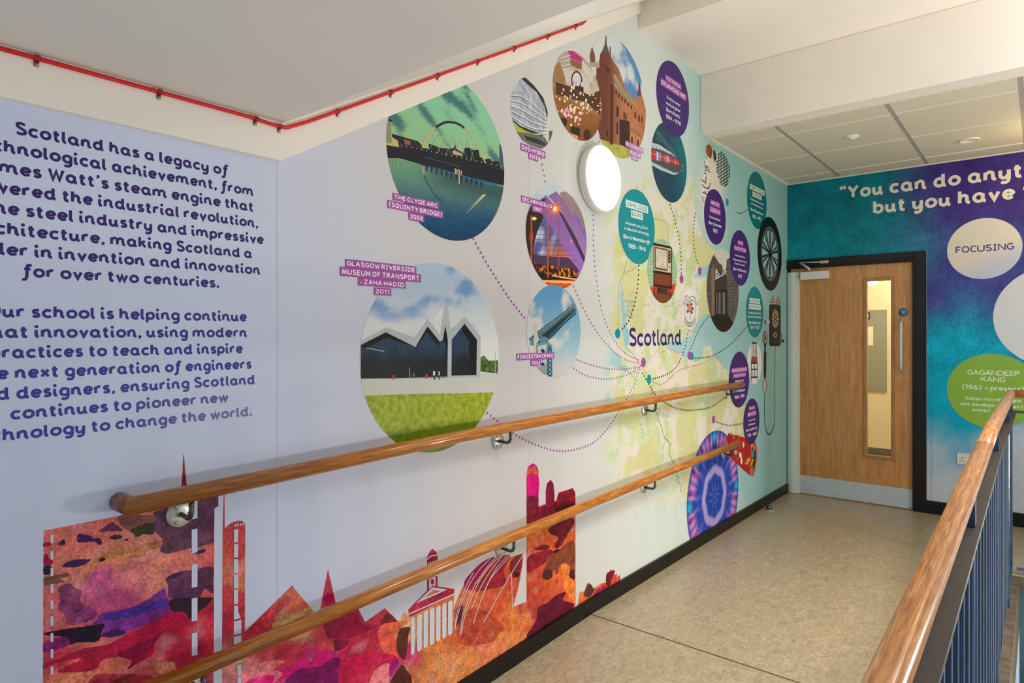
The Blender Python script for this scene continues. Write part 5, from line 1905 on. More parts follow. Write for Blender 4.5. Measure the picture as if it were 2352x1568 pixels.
ik.poly(z((1000, 1085), (1060, 1130), (1200, 1185), (1420, 1260), (1480, 1400), (980, 1400)), lambda uv: mix(rgb(164, 168, 70)[:3], rgb(194, 192, 100)[:3], .5 + n2(uv[0], uv[1], .04)), .02)
ik.poly(z((1040, 1130), (980, 900), (1000, 420), (1030, 340), (1040, 270), (1090, 220), (1130, 270), (1160, 340), (1220, 420), (1270, 560), (1300, 640), (1390, 740), (1440, 660), (1470, 740), (1500, 860), (1490, 1240), (1420, 1250), (1220, 1190)), stone, .011)
ik.poly(z((1090, 98), (1100, 98), (1104, 190), (1130, 260), (1050, 265), (1080, 190)), rgb(96, 84, 74))
ik.poly(z((1132, 205), (1144, 205), (1144, 300), (1132, 300)), rgb(112, 62, 48))
ik.poly(z((955, 200), (985, 290), (990, 370), (940, 370), (930, 300)), rgb(124, 80, 66))
ik.poly(z((920, 365), (1030, 360), (1030, 420), (920, 400)), rgb(170, 160, 140))
ik.poly(z((1425, 560), (1434, 560), (1450, 700), (1410, 700)), rgb(110, 66, 54))
ik.poly(z((1170, 480), (1190, 480), (1290, 640), (1400, 800), (1380, 810), (1260, 690), (1180, 600)), rgb(164, 150, 116))
ik.poly(z((1230, 930), (1330, 950), (1340, 1230), (1230, 1180)), rgb(66, 42, 36))
DK = rgb(58, 36, 34)
for x, y, w, h in [(1100, 400, 12, 60), (1122, 415, 12, 70), (1200, 800, 22, 100), (1270, 860, 14, 70), (1290, 870, 12, 70), (1190, 640, 14, 40), (1220, 670, 14, 44), (1250, 700, 14, 44), (1280, 730, 12, 40), (1310, 760, 12, 40), (1345, 790, 12, 40), (1200, 960, 16, 120), (1100, 1040, 18, 60), (1380, 860, 14, 60), (1420, 890, 14, 60), (1450, 900, 12, 60), (1260, 1040, 40, 130)]:
    ik.poly(z((x, y), (x + w, y + w * .4), (x + w, y + h + w * .4), (x, y + h)), DK)
for x, y in ((1355, 1130), (1415, 1160)):
    ik.spot(*z((x, y))[0], 5, 11, rgb(222, 150, 110))
    ik.spot(*z((x, y + 10))[0], 3.2, 9, rgb(90, 66, 56))
ik.k += 1
for y0, y1 in ((520, 1010), (610, 1050), (850, 1130)):
    ik.stroke([ik.U(*z(p)[0]) for p in ((1040, y0 - 150 if y0 < 800 else y0), (1200, y0 - 40 if y0 < 800 else y0 + 60), (1480, y1))], .003, rgb(80, 48, 42))
ik.poly(z((1140, 560), (1170, 600), (1165, 1190), (1135, 1180)), rgb(84, 44, 38))
t = ik.build('photo_disc', mural, label='photograph of a red sandstone museum against blue sky')
captions(t, 150, [('KELVINGROVE', 1435.5, 322, 335, 1477), ('MUSEUM', 1444, 340.5, 354, 1470.6), ('1901', 1450, 356, 366, 1465)], None, rgb(186, 120, 180))

# the same kind of building inside, with hanging lamps
C = (2.7328, 2.6799, 0.2217)


def hall(uv):
    x, y = px(uv)
    c = mix(rgb(196, 186, 168)[:3], rgb(150, 96, 48)[:3], sstep(190, 250, y + (x - 1320) * -.5))
    c = mix(c, rgb(90, 54, 26)[:3], .6 * max(0, n2(uv[0], uv[1], .03)) + .4 * sstep(270, 310, y))
    return c


ik = base_disc(C, 95, hall, .012)
ik.poly(z((575, 420), (640, 330), (660, 430), (700, 560), (640, 640), (560, 560)), rgb(160, 120, 74))
ik.poly(z((610, 310), (720, 245), (860, 310), (960, 430), (960, 500), (870, 450), (800, 420), (650, 420)), rgb(176, 166, 150))
ik.poly(z((715, 250), (770, 250), (862, 325), (855, 375), (735, 315)), rgb(186, 52, 128))
ik.poly(z((735, 320), (855, 378), (850, 440), (740, 390)), rgb(146, 96, 62))
ik.poly(z((850, 340), (990, 480), (930, 560), (860, 430)), rgb(206, 200, 186))
ik.k += 1
for k in range(5):
    ik.stroke([ik.U(*z(p)[0]) for p in ((640 + k * 6, 320 + k * 40), (740, 290 + k * 45))], .003, rgb(232, 230, 220))
    ik.stroke([ik.U(*z(p)[0]) for p in ((870 + k * 22, 360 + k * 30), (850 + k * 24, 450 + k * 28))], .003, rgb(240, 238, 230))
ik.poly(z((680, 440), (860, 470), (930, 560), (930, 700), (860, 640), (740, 600), (690, 560)), rgb(206, 202, 192))
ik.spot(*z((800, 540))[0], 13, 21, rgb(74, 46, 30))
ik.spot(*z((800, 540))[0], 10, 17, rgb(216, 220, 226))
ik.poly(z((735, 590), (870, 610), (870, 660), (740, 640)), rgb(66, 42, 24))
ik.k += 1
for x in (775, 800, 825):
    ik.stroke([ik.U(*z((x, 480))[0]), ik.U(*z((x, 600))[0])], .002, rgb(110, 100, 100))
ik.poly(z((590, 560), (720, 600), (930, 690), (1040, 640), (1040, 900), (900, 760), (700, 720), (590, 680)), rgb(82, 54, 30))
rr = random.Random(5)
for i in range(34):
    x, y = rr.uniform(590, 1040), rr.uniform(660, 870)
    ik.spot(*z((x, y))[0], rr.uniform(1.2, 3), rr.uniform(1.5, 3), (1.0, .62, .2) if i % 3 else (1.0, .85, .6), 8)
for i in range(52):
    x, y = rr.gauss(760, 62), rr.uniform(560, 1010)
    ik.spot(*z((x, y))[0], 2.5, 4.0, [rgb(244, 214, 186), rgb(230, 150, 200), rgb(250, 226, 200)][i % 3], 10)
ik.poly(z((740, 1000), (830, 1020), (830, 1120), (750, 1090)), rgb(46, 34, 24))
ik.spot(*z((905, 1090))[0], 8, 13, rgb(70, 44, 24))
ik.spot(*z((670, 960))[0], 8, 11, rgb(60, 40, 24))
ik.poly(z((735, 1070), (815, 1100), (815, 1130), (740, 1100)), rgb(232, 150, 100))
ik.build('photo_disc', mural, label='photograph of a warm hall with hanging lights')

# purple and teal name discs
DISCS = [
    ((3.8263, 2.9753, 0.2369), PURPLE, 'highest purple name disc near the ceiling', [('VICTORIA', 1528, 169.7, 184, 1564.2), ('DRUMMOND MBE', 1516.5, 178.2, 194.3, 1575.7)], (MAUVE, INKW),
     [('The first woman', 1530.2, 225.5, 1562.4, 7.5), ('marine engineer', 1529.8, 239, 1562.4, 7.5), ('Born Perth', 1530, 254.8, 1561.5, 9.2), ('1894 – 1978', 1528.4, 270.2, 1563, 9.8)], 80),
    ((3.3512, 2.0925, 0.2184), TEAL, 'teal name disc right of the lit lamp', [('JOHN LOGIE', 1436.7, 457.5, 475, 1488), ('BAIRD', 1449, 481.6, 498.4, 1476)], (rgb(222, 236, 232), rgb(70, 130, 134)),
     [('Achieved many ‘firsts’', 1435.7, 514, 1487.8, 7.4), ('in television technology', 1433.7, 526.5, 1489.8, 7.4), ('Born Helensburgh', 1431.6, 546.5, 1492.9, 10.4), ('1888 – 1946', 1442.4, 569, 1482.7, 11)], 60),
    ((4.5094, 2.3148, 0.1996), PURPLE, 'purple name disc under the dress picture', [('HAYLEY', 1631.5, 457.5, 470, 1653), ('SCANLAN', 1629.7, 472.2, 486.7, 1654.3)], (MAUVE, INKW),
     [('Fashion designer', 1629, 499.7, 1654.6, 5.8), ('Born Dundee', 1627.4, 514, 1656.5, 8), ('1983', 1637, 533, 1647.3, 9)], 110),
    ((5.3955, 2.5781, 0.2356), rgb(6, 112, 116), 'dark teal name disc above the printed wheel', [('ROBERT WILLIAM', 1721.6, 421, 433, 1755.9), ('THOMSON', 1728, 439, 450.3, 1749)], (rgb(214, 226, 206), rgb(30, 76, 76)),
     [('Invented the fountain pen', 1724, 458.4, 1753.5, 5), ('and the pneumatic tyre', 1724.8, 468.7, 1752, 5), ('Born Stonehaven', 1723.8, 483, 1752.7, 7), ('1822 – 1873', 1728, 499.7, 1748, 8)], 60),
    ((5.0075, 2.0632, 0.2168), PURPLE, 'purple name disc overlapping the grey building picture', [('KATE', 1693.75, 550.5, 561.6, 1706.8), ('MACINTOSH', 1685.7, 562.3, 574, 1713.4)], (MAUVE, INKW),
     [('Scottish architect.', 1687.5, 587.5, 1711, 5), ('Designed Leigham Court', 1682.7, 596.6, 1715.7, 5), ('Road in Lambeth', 1687.5, 606.6, 1710.7, 5), ('Born Edinburgh', 1684, 619.8, 1714, 7), ('1937', 1694.6, 637.5, 1703.6, 8)], 110),
    ((5.3417, 1.6478, 0.21), rgb(8, 138, 144), 'teal name disc left of the printed telephone', [('ALEXANDER', 1721.4, 683.6, 695.5, 1745), ('GRAHAM BELL', 1719.6, 697.4, 709.3, 1747)], (rgb(222, 236, 230), rgb(60, 120, 124)),
     [('Credited with patenting', 1719, 719.6, 1747, 5), ('the first practical telephone', 1717, 728.6, 1748.7, 5), ('Born Edinburgh', 1719.6, 743.5, 1746.4, 7), ('1847 – 1922', 1722.7, 755, 1743.4, 7)], 60),
    ((4.9891, 1.1097, 0.2191), PURPLE, 'purple name disc behind the end of the upper handrail', [('CHARLES RENNIE', 1680, 845.4, 857, 1716), ('MACKINTOSH', 1683.9, 858.5, 868.6, 1712.7)], (MAUVE, INKW),
     [('Designed the', 1688, 877.5, 1708, 5), ('Hill House chair', 1684, 888.7, 1712, 5), ('Born Glasgow', 1684, 902, 1711, 7), ('1868 – 1928', 1686.7, 916.5, 1709, 8)], 80),
    ((5.2617, 0.7534, 0.1863), PURPLE, 'lowest purple name disc over the toy kaleidoscope', [('DAVID', 1719.6, 933.3, 943, 1733.6), ('BREWSTER', 1716, 947, 958.5, 1736)], (MAUVE, INKW),
     [('Invented the', 1718.6, 968.3, 1734, 5), ('Kaleidoscope', 1717.8, 978, 1734, 5), ('Born Jedburgh', 1712.7, 992, 1738.7, 7), ('1781 – 1868', 1715.8, 1005.3, 1737, 8)], 170)]
for C, col, lab, caps, (bc, tc_), rows, k in DISCS:
    ik = base_disc(C, k, col)
    ik.clip = None
    ik.k += 4
    for s, xl, yb, xr, h in rows:
        ptext(ik, s, xl, yb, xr, h * (1.0 if s[0] in '1' else 1 / 1.5), INKW, .25, cap=s[0] in '1')
    t = ik.build('name_disc', mural, label=lab)
    captions(t, k + 14, caps, None, bc, tc_, .24)

# container ship from above
C = (3.7761, 2.5571, 0.2516)
ik = base_disc(C, 50, lambda uv: mix(mix(rgb(34, 72, 92)[:3], rgb(10, 116, 128)[:3], sstep(1525, 1575, px(uv)[0] - (px(uv)[1] - 300) * .1)), rgb(20, 50, 66)[:3], max(0, .5 * n2(uv[0], uv[1], .02))), .014)
z = zoom(1140, 60, 4.356)
ik.poly(z((1540, 1165), (1620, 1180), (1780, 1290), (1870, 1400), (1860, 1450), (1780, 1490), (1640, 1440), (1540, 1380)), lambda uv: mix(rgb(120, 160, 166)[:3], rgb(226, 232, 230)[:3], .5 + .9 * n2(uv[0], uv[1], .02)), .012)
ik.poly(z((1545, 1215), (1640, 1235), (1780, 1300), (1840, 1345), (1870, 1420), (1840, 1470), (1760, 1460), (1640, 1400), (1540, 1350)), rgb(86, 84, 92))
for k, (x, c) in enumerate(((1545, (200, 40, 40)), (1570, (222, 60, 52)), (1600, (206, 206, 214)), (1625, (130, 140, 190)), (1650, (214, 50, 44)), (1678, (226, 90, 70)), (1702, (170, 176, 200)), (1728, (220, 60, 50)), (1755, (214, 48, 44)), (1780, (226, 96, 80)), (1806, (206, 60, 56)))):
    y = 1228 + (x - 1545) * .42
    ik.poly(z((x, y), (x + 21, y + 8), (x + 21, y + 106 - k * 5), (x, y + 98 - k * 5)), rgb(*c))
    ik.poly(z((x + 4, y + 40 - k), (x + 18, y + 44 - k), (x + 18, y + 50 - k), (x + 4, y + 46 - k)), rgb(236, 226, 220))
ik.k += 1
for a, b in (((1590, 1050), (1760, 1280)), ((1610, 1045), (1790, 1280)), ((1600, 1110), (1640, 1160))):
    ik.stroke([ik.U(*z(a)[0]), ik.U(*z(b)[0])], .004, rgb(120, 170, 172))
ik.build('photo_disc', mural, label='aerial photograph of a container ship on teal sea')

# the armoured hall at night
C = (2.5549, 1.9405, 0.2547)
ik = base_disc(C, 50, lambda uv: mix(rgb(190, 208, 216)[:3], rgb(150, 130, 130)[:3], sstep(440, 500, px(uv)[1])), .02)
z = zoom(1160, 330, 4.48)
VIO = lambda a: (lambda uv: mix(rgb(*a)[:3], rgb(96, 66, 120)[:3], .5 * sstep(640, 440, px(uv)[1])))
ik.poly(z((560, 505), (620, 488), (700, 560), (790, 720), (840, 900), (840, 1200), (700, 800), (600, 620)), rgb(150, 124, 128))
ik.poly(z((700, 780), (715, 700), (780, 800), (838, 930), (838, 1050)), VIO((150, 116, 200)), .05)
ik.poly(z((440, 540), (525, 488), (600, 580), (720, 780), (840, 1020), (830, 1190), (700, 900), (560, 660)), VIO((168, 128, 186)), .03)
ik.poly(z((520, 630), (600, 740), (720, 950), (830, 1190), (815, 1250), (740, 1100), (600, 820), (520, 680)), rgb(64, 46, 88))
ik.poly(z((330, 600), (420, 530), (540, 680), (640, 880), (760, 1120), (815, 1230), (770, 1350), (640, 1130), (500, 900), (360, 690)), VIO((160, 112, 190)), .03)
ik.poly(z((210, 760), (280, 610), (420, 560), (370, 690), (400, 760), (340, 900), (290, 1080), (300, 1300), (215, 1100)), rgb(44, 32, 40))
ik.poly(z((400, 740), (330, 900), (285, 1080), (310, 1330), (640, 1330), (770, 1350), (640, 1130), (500, 900), (430, 790)), lambda uv: mix(mix(rgb(96, 92, 150)[:3], rgb(206, 214, 236)[:3], max(0, 1.6 * n2(uv[0], uv[1], .07, 5))), rgb(222, 120, 40)[:3], sstep(545, 600, px(uv)[1]) * sstep(1240, 1270, px(uv)[0]) * .85), .012)
ik.k += 1
for k in range(8):
    ik.stroke([ik.U(*z((300 + k * 46, 1150))[0]), ik.U(*z((400 + k * 28, 780 + k * 70))[0])], .002, rgb(60, 56, 90))
for k in range(7):
    ik.stroke([ik.U(*z((310 - k * 2, 880 + k * 52))[0]), ik.U(*z((480 + k * 44, 890 + k * 52))[0])], .002, rgb(60, 56, 90))
ik.poly(z((290, 1140), (480, 1160), (650, 1170), (760, 1300), (740, 1350), (330, 1330)), rgb(78, 56, 84))
ik.poly(z((280, 1230), (440, 1250), (700, 1290), (750, 1350), (740, 1400), (300, 1330)), lambda uv: mix(rgb(60, 24, 16)[:3], rgb(246, 150, 40)[:3], max(0, 2 * n2(uv[0], uv[1], .02, 3))), .008)
ik.poly(z((270, 1300), (460, 1350), (740, 1380), (760, 1420), (740, 1500), (440, 1500), (300, 1400)), rgb(40, 26, 24))
ik.poly(z((370, 1400), (740, 1400), (700, 1500), (440, 1500)), lambda uv: mix(rgb(196, 60, 14)[:3], rgb(236, 110, 30)[:3], .5 + n2(uv[0] * .3, uv[1], .012)), .012)
ik.poly(z((380, 1402), (730, 1414), (720, 1440), (390, 1424)), rgb(250, 190, 120))
ik.poly(z((480, 1350), (640, 1375), (750, 1392), (740, 1402), (600, 1385), (480, 1362)), rgb(246, 200, 150))
for x, w, y0 in ((262, 14, 740), (432, 12, 690), (546, 9, 720)):
    ik.poly(z((x, y0), (x + w, y0), (x + w + 2, 1380), (x, 1380)), rgb(196, 90, 40) if x != 546 else rgb(150, 90, 100))
ik.poly(z((250, 920), (288, 920), (288, 1000), (250, 1000)), rgb(190, 60, 30))
ik.spot(*z((298, 770))[0], 5.5, 4, rgb(252, 224, 150))
for a in range(0, 360, 20):
    r_ = 120 if a % 40 else 80
    x1, y1 = 512 + r_ * math.cos(math.radians(a)), 672 + r_ * math.sin(math.radians(a))
    xa, ya = 512 + 10 * math.cos(math.radians(a + 90)), 672 + 10 * math.sin(math.radians(a + 90))
    xb, yb = 512 - 10 * math.cos(math.radians(a + 90)), 672 - 10 * math.sin(math.radians(a + 90))
    ik.poly(z((xa, ya), (x1, y1), (xb, yb)), rgb(244, 120, 70))
    ik.k -= 1
ik.k += 2
ik.spot(*z((512, 672))[0], 7, 9, rgb(250, 140, 30))
ik.spot(*z((512, 672))[0], 4.4, 5.6, rgb(255, 236, 180))
ik.spot(*z((680, 1005))[0], 3.4, 5, rgb(232, 110, 150))
t = ik.build('photo_disc', mural, label='night photograph of a purple shell-roofed hall with orange lights')
captions(t, 150, [('SEC ARMADILLO', 1196.4, 448.5, 463.3, 1268.7), ('1997', 1221.4, 470.2, 485.2, 1244.8)])

# the riverside crane
C = (2.5293, 1.4782, 0.2242)


def cranesky(uv):
    x, y = px(uv)
    c = mix(rgb(92, 152, 196)[:3], rgb(150, 190, 208)[:3], sstep(660, 800, y))
    cl = fb(uv[0], uv[1] * 1.3, .2, 22) + .35 * sstep(1275, 1235, x) * sstep(680, 720, y) - .12
    c = mix(c, rgb(206, 210, 206)[:3], sstep(-.08, .25, cl))
    return mix(c, paper(uv), sstep(780, 850, y) * .85)


ik = base_disc(C, 100, cranesky, .012)
z = zoom(1160, 630, 5.807)
STL, STD = rgb(72, 108, 122), rgb(30, 58, 72)
ik.poly(z((380, 665), (425, 660), (425, 1060), (375, 1060)), rgb(202, 198, 184))
ik.poly(z((310, 860), (380, 800), (390, 840), (320, 880)), STL)
ik.poly(z((325, 870), (380, 850), (380, 950), (330, 945)), rgb(90, 140, 160))
ik.poly(z((430, 770), (640, 620), (870, 440), (940, 450), (940, 520), (760, 690), (640, 830), (570, 880), (440, 850)), STL)
ik.poly(z((450, 800), (650, 650), (870, 470), (930, 470), (760, 640), (600, 800), (560, 850)), STD)
ik.k += 1
for k in range(17):
    x = 450 + k * 26
    y = 770 - (x - 430) * .75
    ik.stroke([ik.U(*z((x, y))[0]), ik.U(*z((x + 24, y + 70 - k * 1.5))[0])], .004, rgb(150, 180, 186))
    ik.stroke([ik.U(*z((x + 24, y - 16))[0]), ik.U(*z((x + 6, y + 80 - k * 1.5))[0])], .003, rgb(110, 146, 156))
ik.stroke([ik.U(*z((430, 768))[0]), ik.U(*z((870, 436))[0])], .004, rgb(30, 46, 56))
ik.stroke([ik.U(*z((560, 860))[0]), ik.U(*z((940, 520))[0])], .005, rgb(20, 44, 60))
ik.poly(z((875, 385), (935, 400), (945, 450), (870, 440)), rgb(120, 136, 138))
ik.poly(z((415, 915), (560, 890), (630, 950), (600, 985), (560, 930), (415, 965)), rgb(110, 160, 168))
ik.poly(z((440, 880), (570, 870), (570, 900), (430, 920)), rgb(60, 90, 100))
ik.spot(*z((510, 870))[0], 11, 7, rgb(96, 140, 148))
ik.poly(z((565, 925), (620, 975), (628, 1360), (565, 1350)), rgb(60, 120, 150))
ik.poly(z((575, 980), (612, 1000), (618, 1340), (575, 1330)), rgb(150, 190, 206))
ik.k += 1
for y in range(980, 1330, 58):
    ik.stroke([ik.U(*z((570, y))[0]), ik.U(*z((622, y + 54))[0])], .006, rgb(36, 76, 100))
    ik.stroke([ik.U(*z((622, y))[0]), ik.U(*z((570, y + 54))[0])], .006, rgb(36, 76, 100))
for y in (970, 1060, 1150):
    ik.stroke([ik.U(*z((424, y + 70))[0]), ik.U(*z((490, y))[0]), ik.U(*z((555, y + 70))[0])], .007, rgb(160, 190, 194))
    ik.poly(z((470, y + 40), (500, y + 20), (530, y + 60), (500, y + 84)), rgb(26, 40, 50))
    ik.k += 1
ik.stroke([ik.U(*z((420, 960))[0]), ik.U(*z((424, 1230))[0])], .006, STD)
ik.stroke([ik.U(*z((556, 940))[0]), ik.U(*z((560, 1340))[0])], .006, STD)
ik.poly(z((430, 1240), (545, 1200), (550, 1340), (500, 1320)), rgb(140, 160, 160))
t = ik.build('photo_disc', mural, label='photograph of a steel dockside crane against blue sky')
captions(t, 170, [('FINNIESTON CRANE', 1185.3, 811.7, 827.4, 1272), ('1932', 1218, 826.5, 840.3, 1241.8)])

# the old television
C = (3.6761, 1.8581, 0.1999)
ik = base_disc(C, 90, lambda uv: mix(mix(rgb(150, 190, 150)[:3], rgb(170, 196, 160)[:3], .5 + n2(uv[0], uv[1], .03)), rgb(190, 74, 46)[:3], sstep(653, 656, px(uv)[1] + .1 * (px(uv)[0] - 1520))), .014)
z = zoom(1400, 400, 4.9)
ik.k += 1
for k in range(12):
    ik.stroke([ik.U(*z((420, 820 + k * 40))[0]), ik.U(*z((760, 800 + k * 40))[0])], .002, rgb(110, 140, 110) if k < 10 else rgb(150, 60, 40))
ik.poly(z((480, 1340), (740, 1330), (700, 1460), (520, 1460)), rgb(120, 70, 44))
ik.clip = None
BR = rgb(54, 30, 24)
ik.poly(z((490, 770), (690, 815), (702, 840), (700, 1290), (660, 1290), (490, 1260)), BR)
ik.poly(z((496, 800), (690, 838), (690, 1112), (496, 1078)), rgb(206, 190, 156))
ik.poly(z((506, 815), (650, 845), (650, 1090), (506, 1065)), rgb(70, 54, 44))
ik.poly(z((516, 830), (644, 858), (644, 1074), (516, 1048)), rgb(190, 178, 150))
ik.poly(z((522, 846), (560, 842), (632, 860), (640, 900), (636, 1050), (600, 1054), (524, 1036), (520, 940)), lambda uv: mix(rgb(196, 186, 156)[:3], rgb(222, 214, 190)[:3], .5 + n2(uv[0], uv[1], .05)), .02)
ik.poly(z((658, 856), (684, 862), (684, 1000), (658, 996)), rgb(40, 30, 28))
ik.poly(z((658, 1000), (684, 1006), (684, 1100), (658, 1094)), rgb(214, 200, 170))
for y in (885, 930, 970, 1046):
    ik.spot(*z((671, y))[0], 1.6, 2.6, rgb(140, 116, 80), 10)
ik.poly(z((500, 1112), (690, 1138), (690, 1262), (500, 1236)), rgb(124, 66, 40))
for a, b in (((505, 1265), (498, 1375)), ((660, 1296), (690, 1400)), ((560, 1280), (545, 1350)), ((640, 1290), (640, 1360))):
    ik.k += 1
    ik.stroke([ik.U(*z(a)[0]), ik.U(*z(b)[0])], .009, rgb(36, 24, 22))
ik.poly(z((530, 1270), (650, 1290), (650, 1350), (530, 1330)), rgb(74, 50, 40))
ik.build('photo_disc', mural, label='picture of an old television set on legs')

# striped dress with polka dots
ik = base_disc((4.5313, 2.4561, 0.3858), 40, lambda uv: mix(rgb(222, 216, 200)[:3], paper(uv), max(sstep(.20, .385, math.dist(uv, (4.5313, 2.4561))), sstep(1640, 1680, px(uv)[0]))), .03)
z = zoom(1580, 310, 6.272)
for i in range(9):
    for j in range(11):
        x, y = 420 + i * 22 + 0.0, 250 + j * 46 + (i % 2) * 23 - i * 3
        if ((x - 508) / 94) ** 2 + ((y - 492) / 248) ** 2 < 1:
            ik.spot(*z((x, y + (x - 508) * .55))[0], 1.55, 3.0, INKB, 10)
            ik.k -= 1
ik.k += 2
HAIR = rgb(126, 62, 34)
ik.poly(z((255, 190), (275, 140), (310, 135), (340, 175), (350, 240), (340, 310), (325, 345), (300, 320), (275, 290), (256, 240)), lambda uv: mix(rgb(96, 44, 26)[:3], rgb(170, 92, 54)[:3], .5 + n2(uv[0], uv[1] * .4, .02)), .012)
ik.poly(z((372, 195), (395, 250), (410, 320), (405, 350), (385, 395), (365, 320), (362, 240)), rgb(70, 36, 28))
ik.poly(z((340, 170), (358, 150), (352, 185)), rgb(60, 150, 90))
ik.poly(z((290, 310), (325, 345), (310, 440), (280, 430), (270, 340)), rgb(232, 206, 186))
ik.poly(z((250, 330), (270, 360), (300, 430), (320, 520), (300, 660), (250, 860), (190, 860), (200, 640), (240, 560)), rgb(228, 224, 216))
for P in ([(255, 310), (262, 350)], [(240, 370), (245, 430), (270, 470)], [(260, 440), (300, 480), (300, 500)], [(240, 500), (270, 520)], [(235, 545), (262, 560)], [(190, 640), (250, 690), (260, 720)], [(200, 710), (250, 760), (300, 760), (325, 700)], [(210, 820), (280, 860)], [(310, 690), (325, 715)], [(300, 740), (290, 850)], [(205, 890), (230, 960)], [(240, 460), (320, 540)]):
    ik.k += 1
    ik.stroke([ik.U(*z(p)[0]) for p in catmull(P, 4)], .008, INKB)
ik.poly(z((250, 600), (270, 590), (262, 690), (240, 670)), rgb(176, 110, 130))
ik.poly(z((232, 800), (262, 820), (258, 836), (236, 822)), rgb(200, 80, 70))
ik.poly(z((268, 560), (278, 590), (262, 600)), rgb(90, 190, 150))
ik.build('fashion_picture', mural, label='drawing of a striped dress with brown hair and a polka dot circle')

# school badge
C = (4.0844, 1.6324, 0.1354)
ik = base_disc(C, 60, rgb(232, 230, 222))
z = zoom(1390, 640, 3.565)
ik.clip = None
BK = rgb(28, 28, 28)
ik.k += 1
for P in ([(652, 190), (650, 290), (668, 345), (693, 360), (722, 340), (738, 290), (738, 190)], [(640, 180), (650, 150), (672, 140), (690, 160), (712, 142), (735, 160), (748, 205)], [(655, 196), (668, 178), (690, 196), (714, 176), (738, 196)], [(640, 180), (636, 210), (655, 196)], [(748, 205), (750, 215), (738, 196)],
          [(652, 318), (668, 356), (694, 372), (722, 352), (740, 320)], [(648, 330), (665, 376), (694, 390), (726, 370), (744, 332)], [(690, 285), (700, 310), (690, 340)]):
    ik.stroke([ik.U(*z(p)[0]) for p in catmull(P, 5)], .0042, BK)
for k in range(9):
    a = math.radians(200 + k * 17.5)
    x, y = 694 + 44 * math.cos(a), 345 - 36 * math.sin(a)
    ik.spot(*z((x, y))[0], .7, 1.2, BK, 6)
for k in range(8):
    ik.spot(*z((656 + k * 11, 170 + (6 if k in (2, 3, 4, 5) else 0) - (8 if k in (1, 6) else 0)))[0], .8, 1.3, BK, 6)
for x, y in ((672, 214), (706, 210), (714, 245), (674, 268), (706, 275)):
    ik.spot(*z((x, y))[0], 2.6, 3.8, rgb(44, 110, 70), 8)
ik.spot(*z((691, 238))[0], 5.2, 10.4, rgb(222, 84, 92))
for x, y in ((682, 222), (698, 222), (686, 238), (700, 240), (691, 256)):
    ik.spot(*z((x, y))[0], 2.2, 3.6, rgb(236, 130, 130), 10)
ik.build('badge', mural, label='white oval school badge with a red rose shield')

# grey building picture
C = (4.6657, 1.7899, 0.3093)
ik = base_disc(C, 60, rgb(206, 204, 192))
z = zoom(1600, 500, 5.6)
GR = lambda a: (lambda uv: mix(rgb(a, a - 3, a - 8)[:3], rgb(a * .6, a * .58, a * .55)[:3], max(0, .5 + n2(uv[0] * .7, uv[1] * 2, .03))))
ik.poly(z((120, 600), (225, 470), (245, 520), (240, 760), (235, 1300), (120, 1300)), GR(104), .02)
ik.poly(z((225, 480), (300, 600), (310, 590), (335, 640), (330, 720), (300, 740), (240, 640)), rgb(96, 76, 66))
ik.poly(z((385, 540), (420, 515), (460, 560), (545, 760), (545, 1400), (390, 1320), (380, 640)), GR(116), .02)
ik.poly(z((232, 800), (380, 720), (392, 920), (232, 945)), rgb(60, 55, 48))
ik.poly(z((232, 945), (390, 915), (395, 1260), (232, 1260)), rgb(30, 28, 27))
for x0, x1, c in ((245, 265, (92, 92, 92)), (280, 305, (110, 112, 116)), (310, 322, (70, 68, 66)), (335, 365, (104, 124, 128))):
    ik.poly(z((x0, 960), (x1, 955), (x1, 1240), (x0, 1240)), rgb(*c))
ik.poly(z((188, 660), (225, 620), (230, 1260), (190, 1270)), rgb(134, 108, 92))
ik.poly(z((130, 1290), (230, 1250), (400, 1250), (460, 1340), (520, 1340), (400, 1480), (250, 1480)), rgb(28, 24, 20))
ik.k += 1
for k in range(12):
    ik.stroke([ik.U(*z((390, 800 + k * 40))[0]), ik.U(*z((540, 810 + k * 38))[0])], .003, rgb(66, 62, 56))
for a, b in (((240, 730), (390, 660)), ((245, 760), (390, 700)), ((270, 715), (270, 790)), ((310, 700), (310, 770)), ((350, 680), (350, 750))):
    ik.stroke([ik.U(*z(a)[0]), ik.U(*z(b)[0])], .005, rgb(40, 36, 34))
ik.build('photo_disc', mural, label='dark photograph of a concrete building entrance')

# wheel
C = (5.7232, 2.165, 0.3206)
ik = Ink('left', 90)
TY = rgb(20, 20, 20)
n_ = 96


def ring(ra, rb, col):
    ik.k += 1
    for i in range(n_):
        a, b = 2 * PI * i / n_, 2 * PI * (i + 1) / n_
        ik.face([(C[0] + r_ * math.cos(t_), C[1] + r_ * math.sin(t_)) for r_, t_ in ((ra, a), (rb, a), (rb, b), (ra, b))], col)


ring(.232, .3206, TY)
ring(.218, .236, rgb(96, 98, 96))
ring(.206, .218, rgb(40, 42, 40))
for k in range(40):
    a = 2 * PI * k / 40
    ik.uvpoly([(C[0] + r_ * math.cos(a + d_), C[1] + r_ * math.sin(a + d_)) for r_, d_ in ((.312, -.02), (.3206, -.02), (.3206, .02), (.312, .02))], rgb(70, 72, 70))
    ik.k -= 1
ik.k += 2
for k in range(10):
    a = PI / 2 + 2 * PI * k / 10
    for da, c, w in ((-.11, rgb(34, 36, 36), .02), (.07, rgb(120, 122, 118), .017), (.13, rgb(30, 32, 32), .012)):
        ik.stroke([(C[0] + .03 * math.cos(a), C[1] + .03 * math.sin(a)), (C[0] + .216 * math.cos(a + da), C[1] + .216 * math.sin(a + da))], w, c)
        ik.k += 1
ik.disc(C[0], C[1], .052, rgb(70, 72, 70))
ik.disc(C[0], C[1], .034, rgb(24, 26, 26))
